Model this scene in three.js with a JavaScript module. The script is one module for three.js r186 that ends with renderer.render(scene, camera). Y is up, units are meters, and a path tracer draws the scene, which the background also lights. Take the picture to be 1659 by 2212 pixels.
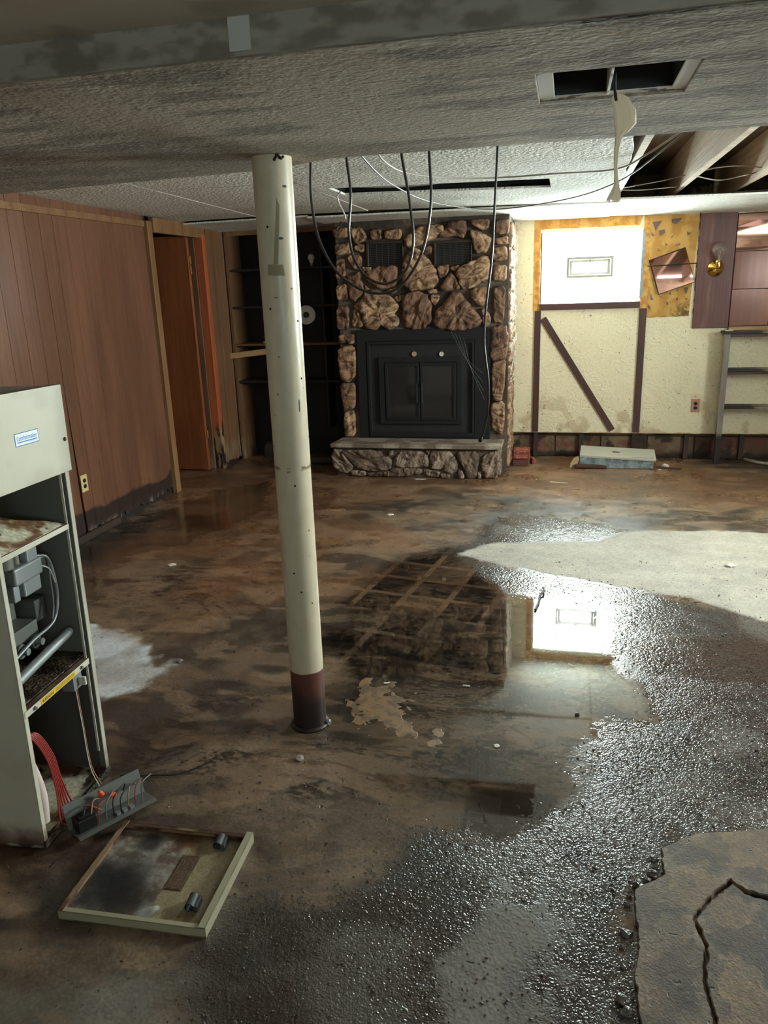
import * as THREE from 'three';
import { RoundedBoxGeometry } from 'three/addons/geometries/RoundedBoxGeometry.js';
import { mergeGeometries, toCreasedNormals, mergeVertices } from 'three/addons/utils/BufferGeometryUtils.js';
import { RectAreaLightUniformsLib } from 'three/addons/lights/RectAreaLightUniformsLib.js';

/* ---------- camera, sky, daylight, exposure ---------- */
const scene = new THREE.Scene();
const camera = new THREE.PerspectiveCamera(2 * Math.atan(1106 / 1640) * 180 / Math.PI, 1659 / 2212, 0.05, 60);
camera.position.set(0, 1.55, 0);
camera.rotation.order = 'YXZ';
camera.rotation.set(-16.41 * Math.PI / 180, 13.63 * Math.PI / 180, -2.0 * Math.PI / 180);
scene.background = new THREE.Color(0.86, 0.94, 1.0);
scene.backgroundIntensity = 6;
const renderer = new THREE.WebGLRenderer({ antialias: true });
renderer.toneMapping = THREE.LinearToneMapping;
renderer.toneMappingExposure = 2.5;
renderer.shadowMap.enabled = true;
RectAreaLightUniformsLib.init();
// daylight at two windows and added fill at a third: an area light of the size of the opening, just outside the glass
function daylightAndFill(w, h, power, pos, look, tint) {
  const l = new THREE.RectAreaLight(new THREE.Color(...tint), power, w, h);
  l.position.set(...pos); l.lookAt(...look); l.name = 'daylight_and_fill'; scene.add(l); return l;
}
daylightAndFill(0.80, 0.56, 64, [0.18, 1.665, -7.31], [0.18, 1.3, 0], [1.0, 0.915, 0.80]);
daylightAndFill(1.20, 0.62, 66, [2.98, 1.62, -4.15], [-0.9, 1.0, -3.2], [1.0, 0.915, 0.81]);
daylightAndFill(1.20, 0.50, 6, [1.1, 1.66, 1.98], [0, 1.0, -3.0], [1.0, 0.915, 0.80]);  // added fill light behind the camera, set at an added window

/* ---------- helpers ---------- */
function mulberry(a) { return () => { a |= 0; a = a + 0x6D2B79F5 | 0; let t = Math.imul(a ^ a >>> 15, 1 | a); t = t + Math.imul(t ^ t >>> 7, 61 | t) ^ t; return ((t ^ t >>> 14) >>> 0) / 4294967296; }; }
const rnd = mulberry(20417);
const rr = (a, b) => a + (b - a) * rnd();
const LAT = new Float32Array(65536); { const r = mulberry(77); for (let i = 0; i < 65536; i++) LAT[i] = r(); }
function vn(x, y) {
  const xf = Math.floor(x), yf = Math.floor(y); let fx = x - xf, fy = y - yf; fx = fx * fx * (3 - 2 * fx); fy = fy * fy * (3 - 2 * fy);
  const x0 = xf & 255, x1 = (xf + 1) & 255, y0 = (yf & 255) << 8, y1 = ((yf + 1) & 255) << 8;
  const a = LAT[y0 | x0], b = LAT[y0 | x1], c = LAT[y1 | x0], d = LAT[y1 | x1];
  return a + (b - a) * fx + (c - a + (a - b - c + d) * fx) * fy;
}
function fbm(x, y, o = 4) { let s = 0, a = 0.5, n = 0; for (let i = 0; i < o; i++) { s += a * vn(x, y); n += a; x = x * 2.03 + 17.3; y = y * 2.03 + 5.1; a *= 0.5; } return s / n; }
const cl = (x, a = 0, b = 1) => x < a ? a : x > b ? b : x;
const ss = (a, b, x) => { const t = cl((x - a) / (b - a)); return t * t * (3 - 2 * t); };
const mix = (a, b, t) => a + (b - a) * t;
const mix3 = (a, b, t) => [mix(a[0], b[0], t), mix(a[1], b[1], t), mix(a[2], b[2], t)];
const sc3 = (a, s) => [a[0] * s, a[1] * s, a[2] * s];
const C = (r, g, b) => [r / 255, g / 255, b / 255];
function dataTex(w, h, arr, srgb) {
  const t = new THREE.DataTexture(arr, w, h, THREE.RGBAFormat); t.wrapS = t.wrapT = THREE.MirroredRepeatWrapping; t.magFilter = THREE.LinearFilter; t.minFilter = THREE.LinearMipmapLinearFilter; t.generateMipmaps = true;
  if (srgb) t.colorSpace = THREE.SRGBColorSpace; t.needsUpdate = true; return t;
}
// fn(x, y) in metres -> [r, g, b (sRGB 0..1), roughness, height]; makes colour, roughness and bump maps that cover sx by sy metres
function surface(w, h, sx, sy, fn, opt = {}) {
  const A = new Uint8Array(w * h * 4), R = opt.rough ? new Uint8Array(w * h * 4) : null, B = opt.bump ? new Uint8Array(w * h * 4) : null;
  const ox = opt.ox || 0, oy = opt.oy || 0;
  for (let j = 0; j < h; j++) for (let i = 0; i < w; i++) {
    const c = fn(ox + (i + 0.5) / w * sx, oy + (j + 0.5) / h * sy), k = (j * w + i) * 4;
    A[k] = cl(c[0]) * 255; A[k + 1] = cl(c[1]) * 255; A[k + 2] = cl(c[2]) * 255; A[k + 3] = 255;
    if (R) { R[k] = R[k + 1] = R[k + 2] = cl(c[3]) * 255; R[k + 3] = 255; }
    if (B) { B[k] = B[k + 1] = B[k + 2] = cl(c[4]) * 255; B[k + 3] = 255; }
  }
  const place = t => { t.repeat.set(1 / sx, 1 / sy); t.offset.set(-ox / sx, -oy / sy); return t; };
  const m = { map: place(dataTex(w, h, A, true)) };
  if (R) { m.roughnessMap = place(dataTex(w, h, R, false)); m.roughness = 1; }
  if (B) { m.bumpMap = place(dataTex(w, h, B, false)); m.bumpScale = opt.bump; }
  return m;
}
const std = (o) => new THREE.MeshStandardMaterial(o);
const phys = (o) => new THREE.MeshPhysicalMaterial(o);
const hex = (r, g, b) => new THREE.Color().setRGB(r / 255, g / 255, b / 255, THREE.SRGBColorSpace);
// texture coordinates in metres, from the face each point looks out of
function metric(geo, ox = 0, oy = 0) {
  const p = geo.attributes.position; if (!geo.attributes.normal) geo.computeVertexNormals(); const n = geo.attributes.normal, uv = new Float32Array(p.count * 2);
  for (let i = 0; i < p.count; i++) {
    const ax = Math.abs(n.getX(i)), ay = Math.abs(n.getY(i)), az = Math.abs(n.getZ(i)); let u, v;
    if (ax >= ay && ax >= az) { u = p.getZ(i); v = p.getY(i); } else if (ay >= az) { u = p.getX(i); v = p.getZ(i); } else { u = p.getX(i); v = p.getY(i); }
    uv[2 * i] = u + ox; uv[2 * i + 1] = v + oy;
  }
  geo.setAttribute('uv', new THREE.BufferAttribute(uv, 2)); return geo;
}
const swapUV = (geo) => { const u = geo.attributes.uv; for (let i = 0; i < u.count; i++) u.setXY(i, u.getY(i), u.getX(i)); return geo; };
const clean = g => { const h = g.index ? g.toNonIndexed() : g; for (const k of Object.keys(h.attributes)) if (!['position', 'normal', 'uv'].includes(k)) h.deleteAttribute(k); if (!h.attributes.uv) metric(h); return h; };
const merge = (...gs) => mergeGeometries(gs.flat().map(clean), false);
// box between two corners with softened edges
function bx(x0, x1, y0, y1, z0, z1, r = 0.002) {
  const w = x1 - x0, h = y1 - y0, d = z1 - z0; r = Math.min(r, w * 0.45, h * 0.45, d * 0.45);
  const g = r > 0 ? new RoundedBoxGeometry(w, h, d, 1, r) : new THREE.BoxGeometry(w, h, d);
  g.translate((x0 + x1) / 2, (y0 + y1) / 2, (z0 + z1) / 2); return metric(g);
}
function cyl(a, b, r, seg = 16, r2 = r) {
  const A = new THREE.Vector3(...a), B = new THREE.Vector3(...b), d = B.clone().sub(A), g = new THREE.CylinderGeometry(r2, r, d.length(), seg, 1);
  g.applyQuaternion(new THREE.Quaternion().setFromUnitVectors(new THREE.Vector3(0, 1, 0), d.clone().normalize())); g.translate(...A.add(B).multiplyScalar(0.5).toArray()); return g;
}
function tube(pts, r, seg = 60, rs = 7) { return new THREE.TubeGeometry(new THREE.CatmullRomCurve3(pts.map(p => new THREE.Vector3(...p)), false, 'centripetal'), seg, r, rs, false); }
function lathe(pts, seg = 28) { return new THREE.LatheGeometry(pts.map(p => new THREE.Vector2(...p)), seg); }
function prism(poly, depth, bevel = 0, holes = []) { // in the xy plane, from z = 0 to z = depth
  const s = new THREE.Shape(poly.map(p => new THREE.Vector2(...p))); for (const h of holes) s.holes.push(new THREE.Path(h.map(p => new THREE.Vector2(...p))));
  const g = new THREE.ExtrudeGeometry(s, { depth: depth - 2 * bevel, bevelEnabled: bevel > 0, bevelThickness: bevel, bevelSize: bevel, bevelOffset: -bevel, bevelSegments: 1, curveSegments: 8 });
  if (bevel) g.translate(0, 0, bevel); return g;
}
const used = new Map();
function numbered(n) { const k = used.get(n) || 0; used.set(n, k + 1); return k ? n + '_' + String(k).padStart(3, '0') : n; }
function mesh(name, geo, mat, parent) { const m = new THREE.Mesh(geo, mat); m.name = name; m.castShadow = m.receiveShadow = true; (parent || scene).add(m); return m; }
function thing(name, label, category, pos = [0, 0, 0], ry = 0, group) { const o = new THREE.Group(); o.name = numbered(name); o.position.set(...pos); o.rotation.y = ry; o.userData = { label, category }; if (group) o.userData.group = group; scene.add(o); return o; }
function solo(name, label, category, geo, mat, group) { const m = mesh(numbered(name), geo, mat); m.userData = { label, category }; if (group) m.userData.group = group; return m; }
function structure(name, label, category, geo, mat) { const o = geo ? mesh(name, geo, mat) : new THREE.Group(); o.name = name; o.userData = { label, category, kind: 'structure' }; scene.add(o); return o; }
function inPoly(P, x, y) { let c = false; for (let i = 0, j = P.length - 1; i < P.length; j = i++) { const a = P[i], b = P[j]; if ((a[1] > y) !== (b[1] > y) && x < (b[0] - a[0]) * (y - a[1]) / (b[1] - a[1]) + a[0]) c = !c; } return c; }
function sdf(P, x, y) { let m = 1e9; for (let i = 0, j = P.length - 1; i < P.length; j = i++) { const a = P[j], b = P[i], dx = b[0] - a[0], dy = b[1] - a[1], t = cl(((x - a[0]) * dx + (y - a[1]) * dy) / (dx * dx + dy * dy + 1e-12)), ex = x - a[0] - t * dx, ey = y - a[1] - t * dy; m = Math.min(m, ex * ex + ey * ey); } return (inPoly(P, x, y) ? 1 : -1) * Math.sqrt(m); }

/* ---------- outlines, in metres ---------- */
const ZONES = {
dryRight:[[-0.606,-4.307],[-0.418,-4.532],[-0.08,-4.613],[0.229,-4.653],[0.394,-4.861],[0.615,-4.947],[1.274,-4.952],[1.927,-5.035],[1.352,-3.349],[0.957,-3.548],[0.665,-3.751],[0.409,-3.846],[0.085,-3.984],[-0.219,-4.069],[-0.464,-4.164]],
grit:[[0.143,-2.166],[-0.017,-1.942],[-0.13,-1.833],[-0.232,-1.847],[-0.348,-1.886],[-0.433,-1.819],[-0.477,-1.661],[-0.569,-1.526],[-0.755,-1.539],[-0.827,-1.46],[-0.828,-1.328],[-0.701,-1.07],[0.199,-1.255],[0.214,-1.549],[0.222,-1.726],[0.301,-1.811],[0.306,-1.898],[0.408,-1.982],[0.618,-2.048],[0.858,-1.902],[1.321,-3.258],[0.957,-3.548],[0.665,-3.751],[0.409,-3.846],[0.085,-3.984],[-0.219,-4.069],[-0.467,-4.187],[-0.559,-4.271],[-0.418,-3.982],[-0.245,-3.718],[0.105,-3.696],[0.293,-3.625],[0.29,-3.089],[0.377,-2.826],[0.386,-2.592],[0.217,-2.471],[0.127,-2.369],[0.107,-2.16]],
gritFar:[[-0.57,-4.354],[-0.447,-4.836],[-0.316,-5.153],[-0.031,-5.119],[0.272,-5.027],[0.394,-4.861],[0.229,-4.634],[-0.079,-4.576],[-0.413,-4.479]],
puddle:[[-0.418,-3.982],[-0.245,-3.718],[0.105,-3.696],[0.293,-3.625],[0.29,-3.089],[0.377,-2.826],[0.386,-2.592],[0.217,-2.471],[0.127,-2.369],[0.107,-2.16],[0.143,-2.166],[-0.017,-1.942],[-0.13,-1.833],[-0.232,-1.847],[-0.348,-1.886],[-0.441,-1.858],[-0.586,-2.032],[-0.717,-2.217],[-0.86,-2.578],[-0.962,-3.068],[-0.986,-3.692],[-0.819,-4.155],[-0.606,-4.307]],
wetLeft:[[-3.026,-4.117],[-2.959,-5.322],[-2.356,-5.909],[-2.048,-5.095],[-2.328,-4.302],[-2.555,-4.001],[-2.411,-3.286],[-2.304,-2.755],[-2.768,-3.232]],
whiteLeft:[[-2.242,-3.009],[-2.085,-3.045],[-1.87,-2.913],[-1.697,-2.708],[-1.615,-2.722],[-1.588,-2.568],[-1.607,-2.488],[-1.767,-2.404],[-1.931,-2.394],[-2.354,-3.002]],
ochre:[[-0.75,-2.597],[-0.671,-2.666],[-0.53,-2.679],[-0.48,-2.505],[-0.51,-2.342],[-0.642,-2.318],[-0.707,-2.4]],
ochreSmall:[[-0.441,-2.384],[-0.388,-2.424],[-0.367,-2.338],[-0.413,-2.315]],
ochreFar:[[-1.503,-4.485],[-1.365,-4.522],[-1.31,-4.361],[-1.446,-4.325]],
dryCentre:[[-0.194,-1.539],[-0.12,-1.622],[-0.025,-1.633],[0.022,-1.589],[0.04,-1.474],[-0.01,-1.212],[-0.197,-1.174],[-0.198,-1.4]],
tiles:[[-1.002,-3.758],[-0.694,-4.424],[-0.277,-3.669],[-0.208,-2.802],[-0.75,-2.672],[-1.019,-2.964]],
dryCorner:[[-1.432,-1.208],[-1.104,-1.301],[-0.826,-1.301],[-0.681,-1.074],[-1.216,-0.965]],
slabA:[[0.406,-1.978],[0.616,-2.038],[0.931,-2.117],[0.801,-1.735],[0.555,-1.77],[0.501,-1.78],[0.472,-1.812],[0.403,-1.732],[0.354,-1.651],[0.37,-1.574],[0.349,-1.471],[0.355,-1.354],[0.205,-1.323],[0.202,-1.473],[0.218,-1.537],[0.218,-1.648],[0.222,-1.726],[0.304,-1.796],[0.306,-1.898]],
slabB:[[0.474,-1.796],[0.498,-1.763],[0.551,-1.75],[0.794,-1.717],[0.694,-1.423],[0.365,-1.356],[0.357,-1.473],[0.379,-1.576],[0.363,-1.653],[0.407,-1.722]],
};
const STONES = [[[-1.902,2.019],[-1.845,2.042],[-1.767,2.034],[-1.773,1.965],[-1.887,1.956]],[[-1.741,2.03],[-1.663,2.031],[-1.614,1.953],[-1.646,1.931],[-1.689,1.909],[-1.725,1.916],[-1.738,1.983]],[[-1.589,2.009],[-1.493,2.014],[-1.493,1.933],[-1.579,1.933]],[[-1.468,1.994],[-1.33,2.01],[-1.33,1.926],[-1.46,1.934]],[[-1.892,1.913],[-1.751,1.921],[-1.744,1.844],[-1.856,1.825],[-1.89,1.846]],[[-1.724,1.882],[-1.689,1.907],[-1.642,1.902],[-1.636,1.869],[-1.655,1.838],[-1.712,1.857]],[[-1.89,1.792],[-1.815,1.799],[-1.815,1.653],[-1.898,1.639]],[[-1.794,1.808],[-1.766,1.826],[-1.693,1.828],[-1.663,1.783],[-1.671,1.726],[-1.709,1.698],[-1.76,1.739]],[[-1.671,1.726],[-1.587,1.722],[-1.585,1.698],[-1.652,1.684]],[[-1.63,1.69],[-1.529,1.725],[-1.369,1.724],[-1.378,1.584],[-1.441,1.557],[-1.525,1.55],[-1.607,1.606],[-1.627,1.646]],[[-1.796,1.657],[-1.737,1.665],[-1.678,1.692],[-1.671,1.609],[-1.653,1.524],[-1.686,1.496],[-1.742,1.448],[-1.788,1.479],[-1.79,1.558]],[[-1.899,1.582],[-1.804,1.598],[-1.799,1.474],[-1.897,1.467]],[[-1.65,1.583],[-1.61,1.548],[-1.647,1.539]],[[-1.902,1.412],[-1.797,1.419],[-1.8,1.228],[-1.907,1.23]],[[-1.756,1.418],[-1.699,1.447],[-1.691,1.392],[-1.723,1.377]],[[-1.755,1.393],[-1.713,1.372],[-1.67,1.255],[-1.719,1.236],[-1.783,1.258],[-1.763,1.323]],[[-1.658,1.52],[-1.6,1.533],[-1.537,1.521],[-1.444,1.479],[-1.398,1.443],[-1.366,1.383],[-1.417,1.344],[-1.368,1.303],[-1.383,1.249],[-1.452,1.215],[-1.52,1.252],[-1.569,1.218],[-1.643,1.24],[-1.673,1.301],[-1.696,1.392],[-1.694,1.436],[-1.661,1.47]],[[-1.402,1.477],[-1.35,1.495],[-1.346,1.446],[-1.377,1.437]],[[-1.468,1.533],[-1.379,1.555],[-1.385,1.516],[-1.417,1.502]],[[-1.296,1.941],[-1.157,2.019],[-0.999,2.022],[-0.988,1.958],[-1.091,1.91],[-1.16,1.882],[-1.275,1.86]],[[-1.218,1.852],[-1.172,1.818],[-1.094,1.74],[-1.049,1.673],[-1.033,1.586],[-1.097,1.533],[-1.237,1.521],[-1.318,1.574],[-1.327,1.651],[-1.312,1.77]],[[-1.333,1.452],[-1.26,1.516],[-1.144,1.502],[-1.093,1.412],[-1.095,1.267],[-1.173,1.218],[-1.303,1.226],[-1.33,1.329]],[[-1.12,1.523],[-1.045,1.532],[-1.04,1.498],[-1.109,1.495]],[[-1.092,1.489],[-1.023,1.481],[-1.029,1.443],[-1.064,1.4],[-1.093,1.434]],[[-0.913,1.495],[-0.845,1.481],[-0.765,1.381],[-0.674,1.279],[-0.686,1.235],[-0.846,1.199],[-0.997,1.208],[-1.072,1.266],[-1.042,1.355],[-0.983,1.409]],[[-1.018,1.949],[-0.956,1.992],[-0.936,2.037],[-0.804,2.044],[-0.799,1.961],[-0.819,1.907],[-0.883,1.931],[-1.001,1.925]],[[-0.765,2.047],[-0.62,2.044],[-0.624,1.985],[-0.675,1.962],[-0.76,2.014]],[[-0.772,1.965],[-0.702,1.957],[-0.61,1.907],[-0.605,1.888],[-0.638,1.798],[-0.726,1.794]],[[-0.567,2.036],[-0.458,2.035],[-0.47,1.925],[-0.571,1.93]],[[-0.58,1.896],[-0.475,1.914],[-0.469,1.85],[-0.58,1.85]],[[-0.592,1.828],[-0.479,1.837],[-0.478,1.731],[-0.589,1.726]],[[-0.581,1.693],[-0.48,1.694],[-0.483,1.572],[-0.583,1.581]],[[-0.58,1.521],[-0.485,1.528],[-0.501,1.253],[-0.581,1.26]],[[-1.039,1.706],[-0.944,1.721],[-0.942,1.674],[-0.97,1.623],[-1.025,1.617]],[[-0.929,1.697],[-0.854,1.713],[-0.854,1.689],[-0.889,1.662],[-0.929,1.678]],[[-0.885,1.639],[-0.839,1.703],[-0.726,1.736],[-0.682,1.767],[-0.618,1.76],[-0.613,1.6],[-0.676,1.579],[-0.736,1.538],[-0.81,1.527],[-0.845,1.547],[-0.86,1.604]],[[-1.013,1.557],[-0.965,1.613],[-0.924,1.654],[-0.905,1.635],[-0.855,1.557],[-0.86,1.523],[-0.966,1.51],[-1.006,1.528]],[[-0.77,1.501],[-0.716,1.528],[-0.642,1.531],[-0.632,1.473],[-0.661,1.383],[-0.701,1.389],[-0.756,1.448]],[[-0.676,1.359],[-0.651,1.368],[-0.598,1.299],[-0.606,1.246],[-0.645,1.218],[-0.665,1.247]],[[-1.155,1.843],[-1.092,1.866],[-1.072,1.853],[-1.083,1.807],[-1.138,1.8]],[[-0.589,1.211],[-0.482,1.23],[-0.458,1.13],[-0.479,0.94],[-0.605,0.953],[-0.605,1.088]],[[-0.593,0.93],[-0.479,0.951],[-0.488,0.746],[-0.51,0.607],[-0.585,0.63]],[[-0.597,0.595],[-0.486,0.607],[-0.485,0.443],[-0.507,0.323],[-0.589,0.394]],[[-1.895,1.181],[-1.759,1.184],[-1.762,1.103],[-1.899,1.111]],[[-1.907,1.064],[-1.763,1.085],[-1.751,0.944],[-1.769,0.825],[-1.821,0.783],[-1.89,0.802],[-1.908,0.934]],[[-1.904,0.766],[-1.766,0.765],[-1.781,0.558],[-1.884,0.546]],[[-1.875,0.515],[-1.783,0.522],[-1.786,0.311],[-1.889,0.304]]];
const HEARTH_STONES = [[[-1.923,0.233],[-1.849,0.234],[-1.811,0.152],[-1.741,0.081],[-1.818,0.022],[-1.921,0.067],[-1.937,0.16]],[[-1.844,0.223],[-1.61,0.237],[-1.508,0.218],[-1.408,0.138],[-1.431,0.066],[-1.597,0.037],[-1.736,0.091],[-1.801,0.152]],[[-1.386,0.179],[-1.324,0.226],[-1.203,0.228],[-1.123,0.214],[-1.085,0.144],[-1.105,0.098],[-1.267,0.08],[-1.389,0.098]],[[-1.42,0.066],[-1.369,0.083],[-1.146,0.077],[-1.167,0.031],[-1.331,-0.014],[-1.422,0.005]],[[-1.073,0.23],[-0.925,0.232],[-0.847,0.158],[-0.857,0.068],[-0.907,0.037],[-0.986,0.075],[-1.076,0.084]],[[-0.846,0.228],[-0.681,0.235],[-0.671,0.151],[-0.691,0.001],[-0.769,-0.016],[-0.788,0.079],[-0.847,0.168]],[[-0.614,0.212],[-0.518,0.243],[-0.516,-0.005],[-0.613,-0.012],[-0.662,0.122]],[[-1.441,0.229],[-1.395,0.235],[-1.396,0.194],[-1.437,0.189]],[[-1.785,0.054],[-1.648,0.051],[-1.641,-0.011],[-1.777,-0.009]],[[-1.628,0.031],[-1.493,0.039],[-1.495,-0.007],[-1.62,-0.01]],[[-1.136,0.077],[-0.996,0.055],[-1.007,-0.006],[-1.127,0.022]],[[-0.996,0.04],[-0.907,0.031],[-0.917,-0.014],[-0.987,-0.016]],[[-0.847,0.068],[-0.808,0.069],[-0.789,-0.001],[-0.838,-0.002]],[[-1.113,0.234],[-1.083,0.235],[-1.094,0.194]],[[-0.681,0.062],[-0.652,0.062],[-0.652,0.002],[-0.681,0.001]],[[-1.488,0.039],[-1.431,0.056],[-1.433,-0.006],[-1.485,-0.007]]];

/* ---------- floor: concrete with stains, a puddle, wet grit and dry patches ---------- */
const FX0 = -3.4, FX1 = 2.9, FZ0 = -7.2, FZ1 = 2.0, GC = 0.02;
const GW = Math.ceil((FX1 - FX0) / GC) + 2, GH = Math.ceil((FZ1 - FZ0) / GC) + 2;
const fields = {};
for (const k of Object.keys(ZONES)) {
  const f = fields[k] = new Float32Array(GW * GH), P = ZONES[k]; let a = 1e9, b = -1e9, c = 1e9, d = -1e9;
  for (const p of P) { a = Math.min(a, p[0]); b = Math.max(b, p[0]); c = Math.min(c, p[1]); d = Math.max(d, p[1]); }
  for (let j = 0; j < GH; j++) for (let i = 0; i < GW; i++) { const x = FX0 + i * GC, z = FZ0 + j * GC; f[j * GW + i] = (x < a - 0.6 || x > b + 0.6 || z < c - 0.6 || z > d + 0.6) ? -0.6 : sdf(P, x, z); }
}
function zone(k, x, z) { const f = fields[k], u = cl((x - FX0) / GC, 0, GW - 1.01), v = cl((z - FZ0) / GC, 0, GH - 1.01), i = u | 0, j = v | 0, a = u - i, b = v - j, q = j * GW + i; return mix(mix(f[q], f[q + 1], a), mix(f[q + GW], f[q + GW + 1], a), b); }
function floorAt(x, z) {
  const big = fbm(x * 1.1 + 3, z * 1.1 + 9, 4), mid = fbm(x * 4.3, z * 4.3 + 40, 4), sm = fbm(x * 17 + 9, z * 17, 4), fine = vn(x * 160, z * 160), fine2 = vn(x * 420 + 7, z * 420);
  const ed = (mid - 0.5) * 0.28 + (sm - 0.5) * 0.10;           // ragged edges of the zones
  // damp brown base: adhesive residue over concrete, smeared
  const wx = x + 0.22 * (fbm(x * 2.2 + 50, z * 2.2, 3) - 0.5), wz = z + 0.22 * (fbm(x * 2.2, z * 2.2 + 80, 3) - 0.5);
  const smear = 0.5 * fbm(wx * 10, wz * 27, 5) + 0.5 * fbm(wx * 42 + 4, wz * 90, 3), thick = fbm(wx * 1.7 + 20, wz * 1.7 + 60, 3);
  let c = mix3(C(112, 94, 77), C(66, 54, 44), ss(0.38, 0.62, mid * 0.6 + big * 0.4));
  c = mix3(c, C(44, 34, 26), ss(0.48, 0.62, smear) * (0.15 + 0.7 * ss(0.42, 0.62, thick)));
  c = mix3(c, C(150, 124, 97), ss(0.54, 0.68, fbm(wx * 6 + 70, wz * 13 + 3, 5)) * 0.5);
  c = mix3(c, C(138, 92, 60), ss(0.48, 0.64, fbm(x * 0.9 + 47.6, z * 0.9 + 20.4, 4)) * 0.55);  // broad patches: rusty residue, and warm window light painted on the far floor
  c = sc3(c, 0.86 + 0.28 * fine * (0.5 + sm));
  let ro = 0.36 + 0.34 * (sm - 0.5) + 0.4 * (mid - 0.5), h = 0.5 + 0.10 * (fine - 0.5) + 0.22 * (sm - 0.5);
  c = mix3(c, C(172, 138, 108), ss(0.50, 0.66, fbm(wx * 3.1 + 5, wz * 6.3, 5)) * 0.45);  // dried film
  // ghosts of old square tiles
  const tl = zone('tiles', x, z) + ed; if (tl > -0.15) {
    const a = x * 0.985 + z * 0.17, b = z * 0.985 - x * 0.17, gx = Math.abs(((a / 0.229) % 1 + 1) % 1 - 0.5), gz = Math.abs(((b / 0.229) % 1 + 1) % 1 - 0.5), line = Math.max(gx, gz), w = ss(-0.15, 0.05, tl);
    const dark = vn(Math.floor(a / 0.229 + 300) * 7.3, Math.floor(b / 0.229 + 300) * 3.7);
    c = mix3(c, C(34, 27, 21), w * ss(0.45, 0.40, line) * ss(0.25, 0.7, dark * 0.6 + mid * 0.6) * (0.45 + 0.5 * ss(0.46, 0.56, smear)));
    c = mix3(c, C(112, 94, 66), w * ss(0.44, 0.485, line) * ss(0.48, 0.66, sm) * 0.16);
  }
  // puddle: a sheet of clear water
  let pd = ss(-0.03, 0.035, zone('puddle', x, z) + ed * 0.75 + (big - 0.5) * 0.1);
  const wl = ss(0, 0.08, zone('wetLeft', x, z) + ed * 1.2);
  const soak = ss(-0.30, 0.16, zone('puddle', x, z) + ed); c = sc3(c, 1 - 0.26 * soak); c = sc3(c, 1 - 0.25 * wl);
  ro = mix(ro, 0.15, ss(-0.25, 0.1, zone('puddle', x, z) + ed) * 0.7); ro = mix(ro, 0.035, pd); ro = mix(ro, 0.09 + 0.1 * sm, wl); h = mix(h, 0.5, Math.max(pd, wl * 0.7));
  // darker water-logged squares in the puddle
  const sq = ss(0.02, 0, Math.max(Math.abs(x + 0.13 - 0.02 * mid) - 0.13, Math.abs(z + 1.98) - 0.11)); c = mix3(c, C(30, 25, 20), sq * 0.5);
  // ochre adhesive
  const oc = Math.max(zone('ochre', x, z) - 0.03 + (sm - 0.5) * 0.42 + (mid - 0.5) * 0.2 + (fine - 0.5) * 0.03, zone('ochreSmall', x, z) + (sm - 0.5) * 0.1, zone('ochreFar', x, z) + (sm - 0.5) * 0.12), ow = ss(-0.002, 0.004, oc);
  c = mix3(c, mix3(C(138, 100, 52), C(100, 70, 38), ss(0.4, 0.65, fbm(x * 40, z * 40, 3))), ow * 0.85); ro = mix(ro, 0.5, ow); h = mix(h, 0.62 + 0.1 * (fine - 0.5), ow);
  // wet grit: rough and glinting
  const gz = Math.max(zone('grit', x, z), zone('gritFar', x, z)) + ed * 0.55; let g = ss(-0.06, 0.045, gz + (fine - 0.5) * 0.05);
  const drops = ss(-0.12, -0.01, gz) * ss(0.66, 0.72, vn(x * 75, z * 75) * 0.6 + vn(x * 30 + 5, z * 30) * 0.4); g = Math.max(g, drops * 0.8);
  const lump = vn(x * 380, z * 380) * 0.42 + vn(x * 210 + 3, z * 210) * 0.33 + vn(x * 90 + 3, z * 90) * 0.25;
  const gc = mix3(mix3(C(62, 58, 54), C(96, 91, 85), ss(0.35, 0.65, mid)), C(54, 41, 33), ss(0.5, 0.64, fbm(x * 2.2 + 8, z * 2.2 + 30, 4)) * 0.8);
  c = mix3(c, sc3(gc, 0.8 + 0.4 * lump), g); ro = mix(ro, 0.2 + 0.2 * (sm - 0.5), g); h = mix(h, 0.45 + 0.74 * (lump - 0.5) + 0.15 * (sm - 0.5), g);
  // dry concrete
  const dr = ss(0, 0.05, zone('dryRight', x, z) + ed * 0.35), dc = ss(-0.05, 0.07, zone('dryCentre', x, z) + ed * 0.9 + (sm - 0.5) * 0.08) * (0.55 + 0.45 * ss(0.35, 0.6, mid)), dl = ss(0, 0.05, zone('whiteLeft', x, z) + ed * 0.7), dk = ss(0, 0.16, zone('dryCorner', x, z) + ed * 0.6);
  const grain = 0.9 + 0.16 * (fine - 0.5) + 0.14 * (sm - 0.5) + 0.12 * (mid - 0.5);
  c = mix3(c, sc3(C(188, 178, 160), grain * (0.93 + 0.1 * fbm(x * 2, z * 9, 3))), dr); ro = mix(ro, 0.82, dr); h = mix(h, 0.5 + 0.12 * (fine - 0.5), dr);
  c = mix3(c, sc3(C(136, 129, 115), grain), dc * 0.9); ro = mix(ro, 0.75, dc); h = mix(h, 0.5 + 0.2 * (fine - 0.5), dc);
  c = mix3(c, sc3(C(236, 236, 238), grain), dl * (0.72 + 0.28 * ss(0.4, 0.6, mid))); ro = mix(ro, 0.7, dl);
  c = mix3(c, sc3(C(136, 128, 112), grain), dk * 0.85); ro = mix(ro, 0.7, dk);
  // brown broken topping
  const sl = Math.max(zone('slabA', x, z), zone('slabB', x, z)), sw = ss(-0.01, 0.006, sl);
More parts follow.
